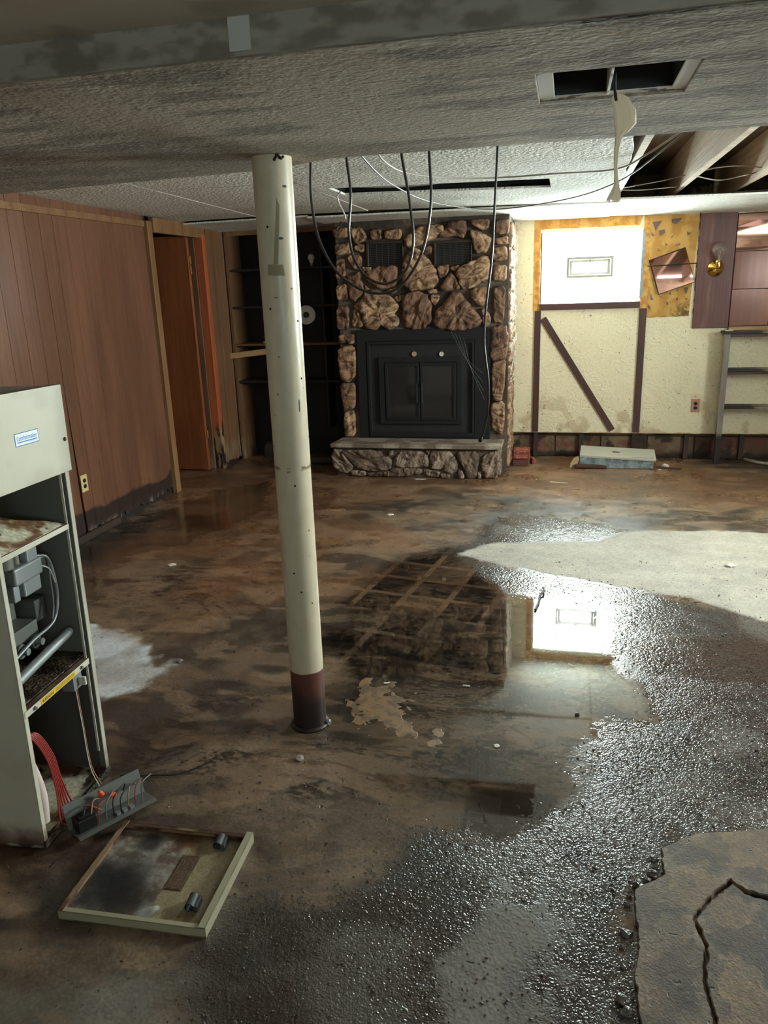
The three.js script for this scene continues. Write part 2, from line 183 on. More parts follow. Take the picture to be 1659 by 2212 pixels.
  if (sw > 0) {
    let s = mix3(C(106, 84, 58), C(80, 62, 43), ss(0.42, 0.6, mid)); s = mix3(s, C(60, 46, 33), ss(0.50, 0.56, fbm(x * 9 + 14, z * 9 + 20, 5)) * 0.6); s = mix3(s, C(146, 118, 78), ss(0.53, 0.56, fbm(x * 7 + 4, z * 7 + 60, 5)) * 0.55); s = mix3(s, C(150, 132, 108), ss(0.05, 0.0, sl) * ss(0.4, 0.6, sm) * 0.5);
    c = mix3(c, sc3(s, 0.8 + 0.4 * fine * sm * 1.6), sw); ro = mix(ro, 0.5, sw); h = mix(h, 0.5 + 0.22 * (sm - 0.5) + 0.22 * (lump - 0.5), sw);
  }
  // pits and grit specks
  const pit = ss(0.86, 0.92, vn(x * 44 + 100, z * 44 + 11) * 0.5 + vn(x * 130, z * 130 + 50) * 0.5) * (1 - pd); c = sc3(c, 1 - 0.6 * pit); h -= 0.3 * pit;
  if (fine2 > 0.985 && pd < 0.5) c = mix3(c, C(170, 158, 140), 0.6);
  return [c[0], c[1], c[2], cl(ro, 0.03, 1), h];
}
const floor = structure('floor', 'stained wet concrete floor with puddle and broken topping', 'floor');
function floorPiece(x0, x1, z0, z1, mat, name) {
  const g = new THREE.BoxGeometry(x1 - x0, 0.1, z1 - z0); g.translate((x0 + x1) / 2, -0.05, (z0 + z1) / 2); metric(g); return mesh(name, g, mat, floor);
}
const wet = (o) => phys({ ...o, ior: 1.7 });
const NX0 = -1.75, NX1 = 0.97, NZ0 = -2.95, NZ1 = -0.85;
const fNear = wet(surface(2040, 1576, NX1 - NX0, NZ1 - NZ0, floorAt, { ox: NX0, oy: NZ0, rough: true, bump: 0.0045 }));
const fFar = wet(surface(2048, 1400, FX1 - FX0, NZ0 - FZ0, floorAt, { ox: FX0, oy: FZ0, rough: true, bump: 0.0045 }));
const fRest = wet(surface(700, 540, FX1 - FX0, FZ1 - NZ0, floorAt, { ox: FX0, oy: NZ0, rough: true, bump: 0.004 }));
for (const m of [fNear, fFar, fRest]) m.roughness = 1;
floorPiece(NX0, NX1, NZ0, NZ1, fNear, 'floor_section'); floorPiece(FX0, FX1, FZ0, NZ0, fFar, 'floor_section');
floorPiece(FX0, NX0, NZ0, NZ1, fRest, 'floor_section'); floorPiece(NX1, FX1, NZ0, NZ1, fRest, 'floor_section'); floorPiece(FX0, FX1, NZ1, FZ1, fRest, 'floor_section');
// raised pieces of the brown topping, with cracks between them
for (const k of ['slabA', 'slabB']) {
  const P = ZONES[k], fineP = [];
  for (let i = 0; i < P.length; i++) { const a = P[i], b = P[(i + 1) % P.length], L = Math.hypot(b[0] - a[0], b[1] - a[1]), n = Math.max(1, Math.round(L / 0.012)); for (let q = 0; q < n; q++) { const t = q / n, j = q ? 0.003 : 0; fineP.push([mix(a[0], b[0], t) + rr(-j, j), -(mix(a[1], b[1], t) + rr(-j, j))]); } }
  const g = prism(fineP, 0.017, 0.0025); g.rotateX(-Math.PI / 2); metric(g); mesh('concrete_slab', g, fNear, floor);
}

/* ---------- shared surface materials ---------- */
const stuccoFn = (x, y) => {
  const sw = fbm(x * 20 + 2.2 * vn(x * 6, y * 6), y * 30 + 2.2 * vn(x * 6 + 9, y * 6), 3), ridge = ss(0.10, 0.0, Math.abs(sw - 0.5)) * ss(0.3, 0.6, vn(x * 6 + 2, y * 6)), f = vn(x * 150, y * 150);
  let c = sc3(C(238, 223, 188), 0.95 + 0.06 * f + 0.04 * (vn(x * 3, y * 3) - 0.5));
  const d = ss(0.58, 0.75, fbm(x * 6 + 3, y * 6 + 2, 4)) * ss(0.75, 0.28, y + 0.35 * (fbm(x * 2.5, y * 2.5, 3) - 0.5)); c = mix3(c, C(168, 142, 108), d * 0.5);
  const sp = ss(0.935, 0.955, vn(x * 75 + 7, y * 75)); c = mix3(c, C(110, 80, 56), sp * 0.6);
  return [c[0], c[1], c[2], 0.85, 0.35 + 0.45 * ridge + 0.2 * f * 0.5 + 0.25 * (sw - 0.5)];
};
const stucco = std({ ...surface(1600, 1200, 3.2, 2.4, stuccoFn, { bump: 0.0035, ox: -0.5 }), roughness: 0.88 });
const ceilFn = (x, y) => { const f = vn(x * 75, y * 75) * 0.6 + vn(x * 190, y * 190) * 0.4, b = fbm(x * 2, y * 2, 4), st = fbm(x * 3, y * 22, 3); const c = sc3(mix3(C(236, 232, 220), C(208, 202, 188), ss(0.45, 0.7, b) * 0.7 + 0.2 * st), 0.9 + 0.14 * f); return [c[0], c[1], c[2], 0.9, f]; };
const ceilMat = std({ ...surface(1024, 1024, 2.1, 2.1, ceilFn, { bump: 0.0045 }), roughness: 0.92 });
const soffitFn = (x, y) => {
  const f = fbm(x * 70, y * 110, 3), g = vn(x * 230, y * 230), b = fbm(x * 1.6 + 4, y * 1.6 + 2, 4), st = fbm(x * 4, y * 16, 4);
  let c = mix3(C(200, 189, 171), C(154, 143, 126), ss(0.35, 0.65, b)); c = mix3(c, C(120, 110, 97), ss(0.5, 0.68, st) * 0.55); c = mix3(c, C(222, 216, 204), ss(0.62, 0.78, f * 0.7 + st * 0.3) * 0.5);
  return [...sc3(c, 0.88 + 0.24 * g), 0.9, f * 0.7 + g * 0.3];
};
const soffitMat = std({ ...surface(1500, 900, 3.0, 1.8, soffitFn, { bump: 0.0016, ox: -2.15, oy: -2.9 }), roughness: 0.9 });
const plainGrayFn = (x, y) => { const b = fbm(x * 2.4, y * 2.4, 4), m = ss(0.6, 0.74, fbm(x * 7 + 3, y * 9, 4)); const c = mix3(sc3(C(212, 204, 188), 0.92 + 0.16 * b), C(150, 142, 128), m * 0.4); return [...c, 0.8, 0]; };
const nearCeilMat = std({ ...surface(512, 512, 2.4, 2.4, plainGrayFn, { ox: -1.6, oy: -1.6 }), roughness: 0.85 });
const edgeFn = (x, y) => { const b = fbm(x * 5, y * 26, 4), m = ss(0.40, 0.70, fbm(x * 20 + 3, y * 44, 5)) * 0.8; const c = mix3(sc3(C(146, 137, 121), 0.92 + 0.16 * b), C(92, 82, 69), m * 0.75); return [...c, 0.8, 0]; };
const edgeMat = std({ ...surface(1024, 64, 3.0, 0.2, edgeFn, { ox: -1.7, oy: 1.85 }), roughness: 0.85 });
// wood: grain runs along the texture's second axis
function woodFn(light, dark, scale = 1, extra) { return (x, y) => { const w = fbm(x * 9 * scale + 0.5 * fbm(x * 2, y * 0.7, 2), y * 0.9 * scale, 3), g = fbm(x * 120 * scale, y * 3.2 * scale, 3), f = vn(x * 420, y * 20); let c = mix3(light, dark, cl(ss(0.3, 0.7, w) * 0.55 + ss(0.4, 0.7, g) * 0.4)); c = sc3(c, 0.93 + 0.12 * f); if (extra) c = extra(c, x, y); return [c[0], c[1], c[2], 0.5, g]; }; }
const wood = (light, dark, o = {}) => std({ ...surface(o.px || 256, o.py || 512, o.sx || 0.6, o.sy || 1.6, woodFn(light, dark, o.scale || 1, o.extra), { bump: o.bump || 0.0006 }), roughness: o.rough ?? 0.55 });
const panelWood = wood(C(124, 83, 62), C(100, 65, 48), {
  px: 1024, py: 1024, sx: 3.0, sy: 2.4, rough: 0.36, bump: 0.0005, extra: (c, x, y) => {
    const e = 0.10 + 0.11 * fbm(x * 2.2, 3.3, 3) + 0.10 * (fbm(x * 9, y * 9, 4) - 0.35);
    c = mix3(c, C(46, 38, 36), ss(e + 0.012, e - 0.025, y) * 0.85);
    const lime = ss(0.09, 0.03, y + 0.09 * (fbm(x * 16, y * 5, 3) - 0.45)) * ss(0.40, 0.6, fbm(x * 22, y * 7, 4)); return mix3(c, C(150, 140, 128), lime * 0.7);
  },
});
const doorWood = wood(C(148, 84, 48), C(120, 64, 35), { px: 512, py: 512, sx: 1.0, sy: 2.2, rough: 0.42 });
const orangeWood = wood(C(178, 94, 54), C(150, 74, 40), { px: 128, py: 512, sx: 0.3, sy: 2.2, rough: 0.5, extra: (c, x, y) => mix3(c, mix3(C(38, 28, 24), C(150, 120, 86), ss(0.5, 0.62, fbm(x * 24, y * 9, 3))), ss(0.40, 0.30, y + 0.25 * (fbm(x * 14, y * 5, 3) - 0.5))) });
const casingWood = wood(C(150, 110, 72), C(112, 76, 46), { px: 128, py: 512, sx: 0.25, sy: 2.2, rough: 0.55 });
const brownPaint = wood(C(84, 54, 46), C(62, 38, 34), { px: 256, py: 512, sx: 0.5, sy: 1.4, rough: 0.42, extra: (c, x, y) => mix3(c, C(140, 108, 92), ss(0.74, 0.82, fbm(x * 10, y * 2.5, 4)) * 0.4) });
const darkBoard = wood(C(112, 66, 54), C(84, 46, 38), { px: 256, py: 512, sx: 0.5, sy: 1.4, rough: 0.38, extra: (c, x, y) => mix3(c, C(160, 120, 100), ss(0.66, 0.8, fbm(x * 16, y * 2.2, 4)) * 0.4) });
const smoked = wood(C(34, 28, 26), C(22, 18, 17), { px: 128, py: 256, sx: 0.5, sy: 1.0, rough: 0.6 });
const smokedSide = wood(C(124, 86, 56), C(90, 60, 38), { px: 128, py: 256, sx: 0.5, sy: 2.2, rough: 0.6, extra: (c, x, y) => mix3(c, C(150, 132, 104), ss(0.3, 0.12, y + 0.2 * (fbm(x * 12, y * 6, 3) - 0.5)) * ss(0.4, 0.6, fbm(x * 40, y * 4, 3)) * 0.6) });
const joistWood = wood(C(204, 182, 156), C(164, 142, 116), { px: 256, py: 512, sx: 0.5, sy: 2.0, rough: 0.75, bump: 0.0012 });
const lumber = wood(C(190, 150, 104), C(150, 108, 68), { px: 128, py: 256, sx: 0.3, sy: 1.0, rough: 0.65 });
const grayWood = wood(C(150, 138, 126), C(112, 100, 88), { px: 128, py: 512, sx: 0.3, sy: 1.4, rough: 0.6, extra: (c, x, y) => mix3(c, C(44, 32, 28), ss(0.32, 0.24, y + 0.25 * (fbm(x * 20, y * 6, 3) - 0.5))) });
const rightWood = wood(C(224, 204, 190), C(194, 172, 156), { px: 256, py: 512, sx: 0.6, sy: 2.2, rough: 0.45 });
const black = std({ color: hex(20, 19, 19), roughness: 0.6 });
const voidMat = wood(C(132, 112, 92), C(100, 82, 66), { px: 256, py: 256, sx: 0.8, sy: 2.0, rough: 0.85 });

/* ---------- ceilings ---------- */
const ceilY = (x, z) => 2.118 - 0.020 * (x + 1) - 0.028 * Math.max(0, -2.1 - x) + 0.010 * (z + 5.2) * 0.5 + (x < -1.5 ? 0.006 * (z + 5) : 0);
const ceiling = structure('ceiling', 'pale stippled ceiling boards with open fixture slot and torn hole', 'ceiling');
function ceilPanel(poly, dy = 0, tilt = [0, 0], holes = []) { // poly in x, z
  const g = prism(poly.map(p => [p[0], -p[1]]), 0.013, 0.0015, holes.map(h => h.map(p => [p[0], -p[1]]))); g.rotateX(-Math.PI / 2);
  const p = g.attributes.position; const cx = poly.reduce((s, q) => s + q[0], 0) / poly.length, cz = poly.reduce((s, q) => s + q[1], 0) / poly.length;
  for (let i = 0; i < p.count; i++) { const x = p.getX(i), z = p.getZ(i); p.setY(i, p.getY(i) + ceilY(x, z) + dy + tilt[0] * (x - cx) + tilt[1] * (z - cz)); }
  g.computeVertexNormals(); return mesh('ceiling_panel', metric(g), ceilMat, ceiling);
}
const ragged = (a, b, n, j) => Array.from({ length: n }, (_, i) => [mix(a[0], b[0], i / n) + (i ? rr(-j, j) : 0), mix(a[1], b[1], i / n) + (i ? rr(-j, j) : 0)]);
ceilPanel([[-3.2, -2.3], [-2.33, -2.3], [-2.42, -6.02], [-3.2, -6.02]], -0.001, [0.0, 0]);
ceilPanel([[-2.327, -2.3], [-1.5, -2.3], [-1.5, -4.4], [-2.395, -4.4]], 0.0);
ceilPanel([[-2.398, -4.406], [-1.5, -4.406], [-1.5, -6.02], [-2.417, -6.02]], 0.001);
ceilPanel([[-1.496, -2.3], [0.235, -2.3], ...ragged([0.235, -3.0], [0.31, -5.85], 26, 0.012), [0.312, -6.02], [-1.496, -6.02]], 0.0, [0, 0], [[[-1.40, -4.67], [-0.12, -4.66], [-0.12, -5.06], [-1.40, -5.02]]]);
ceilPanel([[-3.2, -6.03], [-2.0, -6.03], [-2.0, -7.12], [-3.2, -7.12]], -0.030, [0, 0.012]);
ceilPanel([[-1.996, -6.03], [0.318, -6.03], [0.318, -7.12], [-1.996, -7.12]], -0.031, [0.012, 0.020]);
ceilPanel([[0.322, -5.86], [2.8, -5.80], [2.8, -7.12], [0.322, -7.12]], -0.014, [0, 0.012], [[[0.80, -7.0], [1.03, -7.0], [1.03, -6.90], [0.76, -6.92]]]);
ceilPanel([[1.96, -2.3], [2.8, -2.3], [2.8, -5.79], [1.96, -5.82]], 0);
mesh('subfloor', bx(-3.4, 2.95, 2.37, 2.45, -7.3, -1.4, 0), voidMat, ceiling);
mesh('ceiling_panel', metric(new THREE.BoxGeometry(6.3, 0.05, 3.6).translate(-0.25, 2.022, 0.3)), nearCeilMat, ceiling).userData.label = 'smooth grey near ceiling board';
// dropped soffit across the room
const soffit = structure('soffit', 'dirty stippled soffit dropped across the room in front of the post', 'soffit');
{
  const far = [...ragged([2.8, -2.49], [-0.80, -2.46], 60, 0.006), ...ragged([-0.80, -2.50], [-0.97, -2.59], 4, 0.008), ...ragged([-0.97, -2.59], [-3.2, -2.79], 36, 0.007)];
  const near = [[-3.2, -1.385], [2.8, -1.385]];
  const hole = [[-0.075, -1.69], [0.233, -1.69], [0.233, -1.955], [-0.075, -1.955]];
  const g = prism([...far, ...near].map(p => [p[0], -p[1]]), 0.014, 0.002, [hole.map(p => [p[0], -p[1]])]); g.rotateX(-Math.PI / 2); g.translate(0, 1.94, 0); mesh('soffit_board', metric(g), soffitMat, soffit);
  mesh('far_face', bx(-3.2, 2.8, 1.952, 2.2, -2.46, -2.44, 0), soffitMat, soffit);
  mesh('lining', bx(-3.2, 2.8, 2.15, 2.17, -2.44, -1.41, 0), voidMat, soffit);
  mesh('edge_strip', bx(-3.2, 2.8, 1.937, 2.0, -1.383, -1.372, 0.002), edgeMat, soffit).userData.label = 'mouldy smooth edge strip';
  mesh('patch', bx(-0.575, -0.535, 1.945, 1.998, -1.3715, -1.3695, 0.0005), std({ color: hex(176, 172, 162), roughness: 0.8 }), soffit);
  // torn paper curling along the near edge
  for (const [x0, x1, d] of [[-0.02, 0.28, 0.05], [0.12, 0.40, 0.035], [0.36, 0.72, 0.05], [-0.36, -0.05, 0.015]]) {
    const pts = []; const n = 14; for (let i = 0; i <= n; i++) pts.push([mix(x0, x1, i / n), 1.385 + rr(0, 0.008)]); for (let i = n; i >= 0; i--) pts.push([mix(x0, x1, i / n), 1.385 + d * Math.sin(Math.PI * (i + 0.5) / (n + 1)) + rr(0.004, 0.016)]);
    const q = prism(pts, 0.0015); q.rotateX(-Math.PI / 2); q.translate(0, 1.936 - rr(0.001, 0.004), 0); mesh('torn_paper', metric(q), soffitMat, soffit);
  }
}
// joists above the torn hole
for (const [i, x] of [0.30, 0.70, 1.11, 1.52, 1.93].entries()) { const m = structure('joist_' + (i + 1), ['pale wooden joist at the torn edge of the ceiling hole', 'pale wooden joist crossing the middle of the ceiling hole', 'pale wooden joist at the frame edge of the ceiling hole', 'wooden joist above the right of the ceiling hole', 'wooden joist at the far right of the ceiling hole'][i], 'joist', bx(x, x + 0.038, 2.128, 2.37, -7.0, -2.42, 0.003), joistWood); swapUV(m.geometry); if (i === 0) { m.scale.y = 0.97; m.position.y = 0.069; } }

/* ---------- walls ---------- */
// back wall: block wall, furring, stucco board
const wallBack = structure('wall_back', 'cream trowelled stucco wall over stained block base', 'wall');
const blockFn = (x, y) => { let c = mix3(C(132, 108, 82), C(96, 72, 52), ss(0.35, 0.65, fbm(x * 6, y * 6, 4))); c = mix3(c, C(40, 28, 22), ss(0.48, 0.62, fbm(x * 9 + 20, y * 9, 4)) * 0.8); c = mix3(c, C(120, 62, 48), ss(0.56, 0.7, fbm(x * 5 + 9, y * 8, 4)) * 0.5); const d = ss(0.07, 0.02, y + 0.05 * (fbm(x * 12, y * 6, 3) - 0.5)); c = mix3(c, C(34, 24, 20), d * 0.8); return [...c, 0.8, fbm(x * 50, y * 50, 3)]; };
const blockMat = std({ ...surface(768, 128, 3.0, 0.5, blockFn, { bump: 0.004 }), roughness: 0.75 });
const W1 = { x0: -0.235, x1: 0.597, y0: 1.375, y1: 1.958 };
const rect = (a, b, c, d) => [[a, c], [b, c], [b, d], [a, d]];
mesh('block_core', metric(prism(rect(-3.4, 2.95, 0.205, 2.45), 0.26, 0, [rect(W1.x0 - 0.012, W1.x1 + 0.012, W1.y0 - 0.012, W1.y1 + 0.012)]).translate(0, 0, -7.345)), blockMat, wallBack);
mesh('mortar_bed', bx(-3.4, 2.95, -0.05, 0.21, -7.345, -7.092, 0), std({ color: hex(74, 58, 46), roughness: 0.9 }), wallBack);
for (let i = 0; i < 9; i++) { const x = -0.47 + i * 0.402; mesh('block', bx(x + 0.005, x + 0.397, 0.004, 0.198, -7.12, -7.083 + rr(-0.003, 0.003), 0.004), blockMat, wallBack); }
const wetStud = wood(C(70, 52, 40), C(38, 28, 22), { px: 64, py: 256, sx: 0.2, sy: 0.8, rough: 0.6 });
for (const x of [-0.265, 0.145, 0.60, 1.045, 1.5, 1.95]) mesh('furring_strip', bx(x, x + 0.04, 0.005, x > 0 && x < 0.3 ? 1.36 : 2.1, -7.083, -7.046, 0.003), wetStud, wallBack);
{
  const bottom = ragged([-0.47, 0.238], [2.72, 0.238], 70, 0.006);
  mesh('stucco_board', metric(prism([...bottom, [2.72, 0.238], [2.72, 2.2], [-0.47, 2.2]], 0.026, 0.0015, [rect(W1.x0, W1.x1, W1.y0, W1.y1)]).translate(0, 0, -7.046)), stucco, wallBack);
  mesh('board_edge', bx(-0.47, 2.7, 0.233, 0.243, -7.045, -7.024, 0.001), std({ color: hex(196, 158, 110), roughness: 0.9 }), wallBack);
  mesh('stucco_board', bx(-3.3, -0.46, 0, 2.2, -7.07, -7.05, 0), smoked, wallBack);
}
// left wall: individual boards
const wallLeft = structure('wall_left', 'reddish brown vertical board panelling with water-stained foot', 'wall');
{
  const back = std({ color: hex(40, 32, 28), roughness: 0.9 });
  mesh('backing', metric(prism(rect(-1.9, 5.54, -0.05, 2.45), 0.12).rotateY(Math.PI / 2).translate(-3.215, 0, 0)), back, wallLeft);
  mesh('backing', bx(-3.215, -3.095, -0.05, 2.45, -7.1, -6.37, 0), back, wallLeft); mesh('backing', bx(-3.215, -3.095, 2.045, 2.45, -6.4, -5.5, 0), back, wallLeft);
  const cuts = [1.85, 1.6, 1.4, 1.1, 0.85, 0.62, 0.35, 0.1, -0.2, -0.42, -0.7, -0.95, -1.2, -1.5, -1.75, -2.0, -2.25, -2.5, -2.72, -2.95, -3.2, -3.45, -3.66, -3.82, -3.965, -4.102, -4.24, -4.37, -4.50, -4.659, -4.842, -4.97, -5.084, -5.235, -5.445];
  for (let i = 0; i + 1 < cuts.length; i++) {
    const a = -cuts[i] + 0.0013, b = -cuts[i + 1] - 0.0013; // shape x = -z
    const gapL = Math.abs(cuts[i] + 4.24) < 0.01 ? 0.026 : 0, gapR = 0, n = 9, bot = [];
    for (let q = 0; q <= n; q++) bot.push([mix(a + gapL, b - gapR, q / n), (cuts[i] < -3.4 ? 0.022 + rr(0, 0.022) + (rnd() < 0.12 ? 0.03 : 0) : 0.02)]);
    const P = [...bot, [b, 2.16], [a, 2.16]]; if (gapL) P.push([a + 0.002, 0.95]);
    const g = prism(P, 0.011, 0.0008); g.rotateY(Math.PI / 2); g.translate(-3.091, 0, 0); metric(g); mesh('board', g, panelWood, wallLeft);
  }
  // board beyond the door
  for (const [z0, z1] of [[-6.55, -6.40], [-6.72, -6.554], [-6.88, -6.724]]) { const n = 8, bot = []; for (let q = 0; q <= n; q++) bot.push([mix(-z1, -z0, q / n), 0.02 + rr(0, 0.03)]); const g = prism([...bot, [-z0, 2.16], [-z1, 2.16]], 0.011, 0.0012); g.rotateY(Math.PI / 2); g.translate(-3.052 + 0.0, 0, 0); metric(g); mesh('board', g, smokedSide, wallLeft); }
}
structure('trim_1', 'thin brown cove strip along the top of the left panelling', 'trim', bx(-3.082, -3.066, 2.045, 2.088, -5.44, 1.8, 0.003), casingWood);
structure('baseboard_left', 'loose dark baseboard lying along the foot of the left wall', 'baseboard', swapUV(bx(-3.074, -3.056, 0.0, 0.052, -4.62, -1.0, 0.003)), wetStud);
// side room behind the doorway, right wall, wall behind the camera
structure('wall_side_room', 'dim wall of the side room behind the open door', 'wall', merge(bx(-4.45, -4.35, -0.05, 2.45, -7.3, -4.6, 0), bx(-4.45, -3.2, -0.05, 2.45, -4.7, -4.6, 0), bx(-4.45, -3.38, -0.1, 0.0, -7.3, -4.6, 0), bx(-4.45, -3.2, 2.37, 2.45, -7.3, -4.6, 0), bx(-4.45, -3.38, -0.05, 2.45, -7.36, -7.26, 0)), std({ color: hex(96, 76, 60), roughness: 0.9 }));
const wallRight = structure('wall_right', 'tan vertical board panelling with a high glass block window', 'wall');
{
  mesh('backing', metric(prism(rect(-1.9, 7.2, -0.05, 2.45), 0.2, 0, [rect(3.54, 4.76, 1.30, 1.94)]).rotateY(Math.PI / 2).translate(2.74, 0, 0)), std({ color: hex(60, 48, 42), roughness: 0.9 }), wallRight);
  for (let z = -7.02; z < 1.7; z += 0.245) { const z1 = Math.min(z + 0.242, 1.8); if (z1 > -4.77 && z < -3.53) { mesh('board', bx(2.722, 2.739, 0.02, 1.30, z, z1, 0.002), rightWood, wallRight); mesh('board', bx(2.722, 2.739, 1.94, 2.15, z, z1, 0.002), rightWood, wallRight); } else mesh('board', bx(2.722, 2.739, 0.02, 2.15, z, z1, 0.002), rightWood, wallRight); }
}
structure('wall_front', 'grey painted wall behind the camera with an added high window', 'wall', metric(prism(rect(-3.4, 2.95, -0.05, 2.45), 0.12, 0, [rect(0.48, 1.72, 1.40, 1.92)]).translate(0, 0, 1.8)), std({ color: hex(186, 178, 162), roughness: 0.9 }));

/* ---------- windows: glass blocks in mortar ---------- */
const glassMat = phys({ color: hex(226, 240, 246), roughness: 0.12, transmission: 1, thickness: 0, ior: 1.45 });
const mortar = std({ color: hex(206, 204, 196), roughness: 0.85 });
const reveal = std({ color: hex(222, 216, 200), roughness: 0.85 });
const steel = std({ color: hex(140, 136, 128), roughness: 0.45, metalness: 0.6 });
const blockGeo = new RoundedBoxGeometry(0.186, 0.184, 0.07, 3, 0.014);
function blockWindow(n, label, x0, x1, y0, y1, place, vent) {
  const o = structure('window_' + n, label, 'window'); place(o);   // local: glass at z = 0, room towards +z
  const nc = Math.round((x1 - x0) / 0.2), w = (x1 - x0) / nc, nr = 3, h = (y1 - y0) / nr;
  const isVent = (i, j) => vent && j === 1 && (i === 1 || i === 2);
  for (let j = 0; j < nr; j++) for (let i = 0; i < nc; i++) if (!isVent(i, j)) { const m = mesh('glass_block', blockGeo, glassMat, o); m.scale.set((w - 0.012) / 0.186, (h - 0.012) / 0.184, 1); m.position.set(x0 + (i + 0.5) * w, y0 + (j + 0.5) * h, 0); }
  for (let j = 0; j <= nr; j++) mesh('mortar_joint', bx(x0, x1, y0 + j * h - 0.005, y0 + j * h + 0.005, -0.03, 0.03, 0.001), mortar, o);
  for (let i = 0; i <= nc; i++) for (let j = 0; j < nr; j++) if (!(vent && j === 1 && i === 2)) mesh('mortar_joint', bx(x0 + i * w - 0.005, x0 + i * w + 0.005, y0 + j * h + 0.005, y0 + (j + 1) * h - 0.005, -0.03, 0.03, 0.001), mortar, o);
  if (vent) {
    const a = x0 + w + 0.008, b = x0 + 3 * w - 0.008, c = y0 + h + 0.008, d = y0 + 2 * h - 0.008;
    mesh('vent_frame', prism(rect(a, b, c, d), 0.09, 0.002, [rect(a + 0.022, b - 0.022, c + 0.022, d - 0.022)]).translate(0, 0, -0.04), steel, o);
    mesh('vent_sash', prism(rect(a + 0.024, b - 0.024, c + 0.024, d - 0.024), 0.02, 0.002, [rect(a + 0.05, b - 0.05, c + 0.045, d - 0.045)]).translate(0, 0, -0.01), std({ color: hex(176, 170, 160), roughness: 0.5 }), o);
    mesh('pane', bx(a + 0.05, b - 0.05, c + 0.045, d - 0.045, -0.003, 0.001, 0), phys({ color: hex(235, 244, 248), roughness: 0.02, transmission: 1, thickness: 0, ior: 1.45 }), o);
    mesh('latch', merge(bx((a + b) / 2 - 0.008, (a + b) / 2 + 0.008, d - 0.05, d - 0.02, 0.01, 0.03, 0.003), cyl([(a + b) / 2, d - 0.035, 0.02], [(a + b) / 2, d - 0.035, 0.045], 0.005, 8)), steel, o);
  }
  return o;
}
blockWindow(1, 'glaring glass block window with small metal vent above dark sill', W1.x0 + 0.006, W1.x1 - 0.006, W1.y0 + 0.004, W1.y1 - 0.004, o => { o.position.set(0, 0, -7.22); }, true);
blockWindow(2, 'glass block window high in the right wall', -0.61, 0.61, 1.305, 1.935, o => { o.position.set(2.86, 0, -4.15); o.rotation.y = -Math.PI / 2; }, false);
blockWindow(3, 'glass block window added high in the wall behind for fill light', 0.485, 1.715, 1.405, 1.915, o => { o.position.set(0, 0, 1.88); o.rotation.y = 0; }, false);  // unseen window, added to go with the fill light
// plastered reveal of the window in view and the grey metal bead at its side
structure('trim_2', 'pale plastered reveal lining the glass block window opening', 'trim', merge(
  bx(W1.x0 - 0.014, W1.x0, W1.y0 - 0.012, W1.y1 + 0.012, -7.34, -7.021, 0.001), bx(W1.x1, W1.x1 + 0.014, W1.y0 - 0.012, W1.y1 + 0.012, -7.34, -7.021, 0.001), bx(W1.x0, W1.x1, W1.y1, W1.y1 + 0.013, -7.34, -7.021, 0.001), bx(W1.x0, W1.x1, W1.y0 - 0.013, W1.y0, -7.34, -7.021, 0.001)), reveal);
const orangeFn = (x, y) => { const f = fbm(x * 30, y * 30, 4); return [...sc3(mix3(C(214, 160, 84), C(188, 130, 62), ss(0.4, 0.65, f)), 0.95 + 0.1 * vn(x * 200, y * 200)), 0.9, f]; };
const orangeWall = std({ ...surface(512, 512, 1.2, 1.2, orangeFn, { bump: 0.003 }), roughness: 0.9 });
{
  const e = (a, b, n, j) => ragged(a, b, n, j);
  const O = structure('trim_3', 'band of bare orange board left round the window', 'trim');
  mesh('side_band', metric(prism([...e([-0.292, 1.315], [-0.237, 1.315], 3, 0.002), ...e([-0.237, 1.315], [-0.237, 1.995], 20, 0.005), [-0.237, 2.1], [-0.292, 2.1]], 0.005).translate(0, 0, -7.0215)), orangeWall, O);
  mesh('head_band', metric(prism([...e([-0.237, 1.985], [0.60, 1.985], 24, 0.003), [0.60, 2.1], [-0.237, 2.1]], 0.005).translate(0, 0, -7.0215)), orangeWall, O);
  mesh('side_band', metric(prism([[0.600, 1.312], [0.655, 1.312], [0.655, 2.1], [0.60, 2.1], ...e([0.60, 1.98], [0.604, 1.32], 26, 0.008)], 0.005).translate(0, 0, -7.0215)), orangeWall, O);
  mesh('corner_bead', metric(prism([[0.592, 1.40], [0.612, 1.40], ...e([0.617, 1.44], [0.614, 1.94], 20, 0.006), [0.592, 1.95]], 0.004).translate(0, 0, -7.018)), std({ color: hex(150, 158, 160), roughness: 0.5, metalness: 0.5 }), O);
}
// dark timbers of the half-timber pattern
structure('trim_4', 'dark brown upright timber at the left of the diagonal brace', 'trim', bx(-0.275, -0.222, 0.243, 1.315, -7.022, -7.004, 0.003), brownPaint);
structure('trim_5', 'dark brown upright timber between the diagonal brace and the outlet', 'trim', bx(0.602, 0.660, 0.243, 1.312, -7.022, -7.004, 0.003), brownPaint);
structure('trim_6', 'dark brown diagonal timber brace below the window', 'trim', bx(-0.028, 0.028, 0, 1.17, -0.009, 0.009, 0.003), brownPaint);
{ const d = scene.getObjectByName('trim_6'); d.position.set(0.427, 0.262, -7.0125); d.rotation.z = Math.atan2(0.427 + 0.205, 1.255 - 0.262); }
structure('trim_7', 'dark weathered sill timber under the glass block window', 'trim', swapUV(bx(-0.236, 0.60, 1.318, 1.372, -7.024, -6.996, 0.004)), brownPaint);

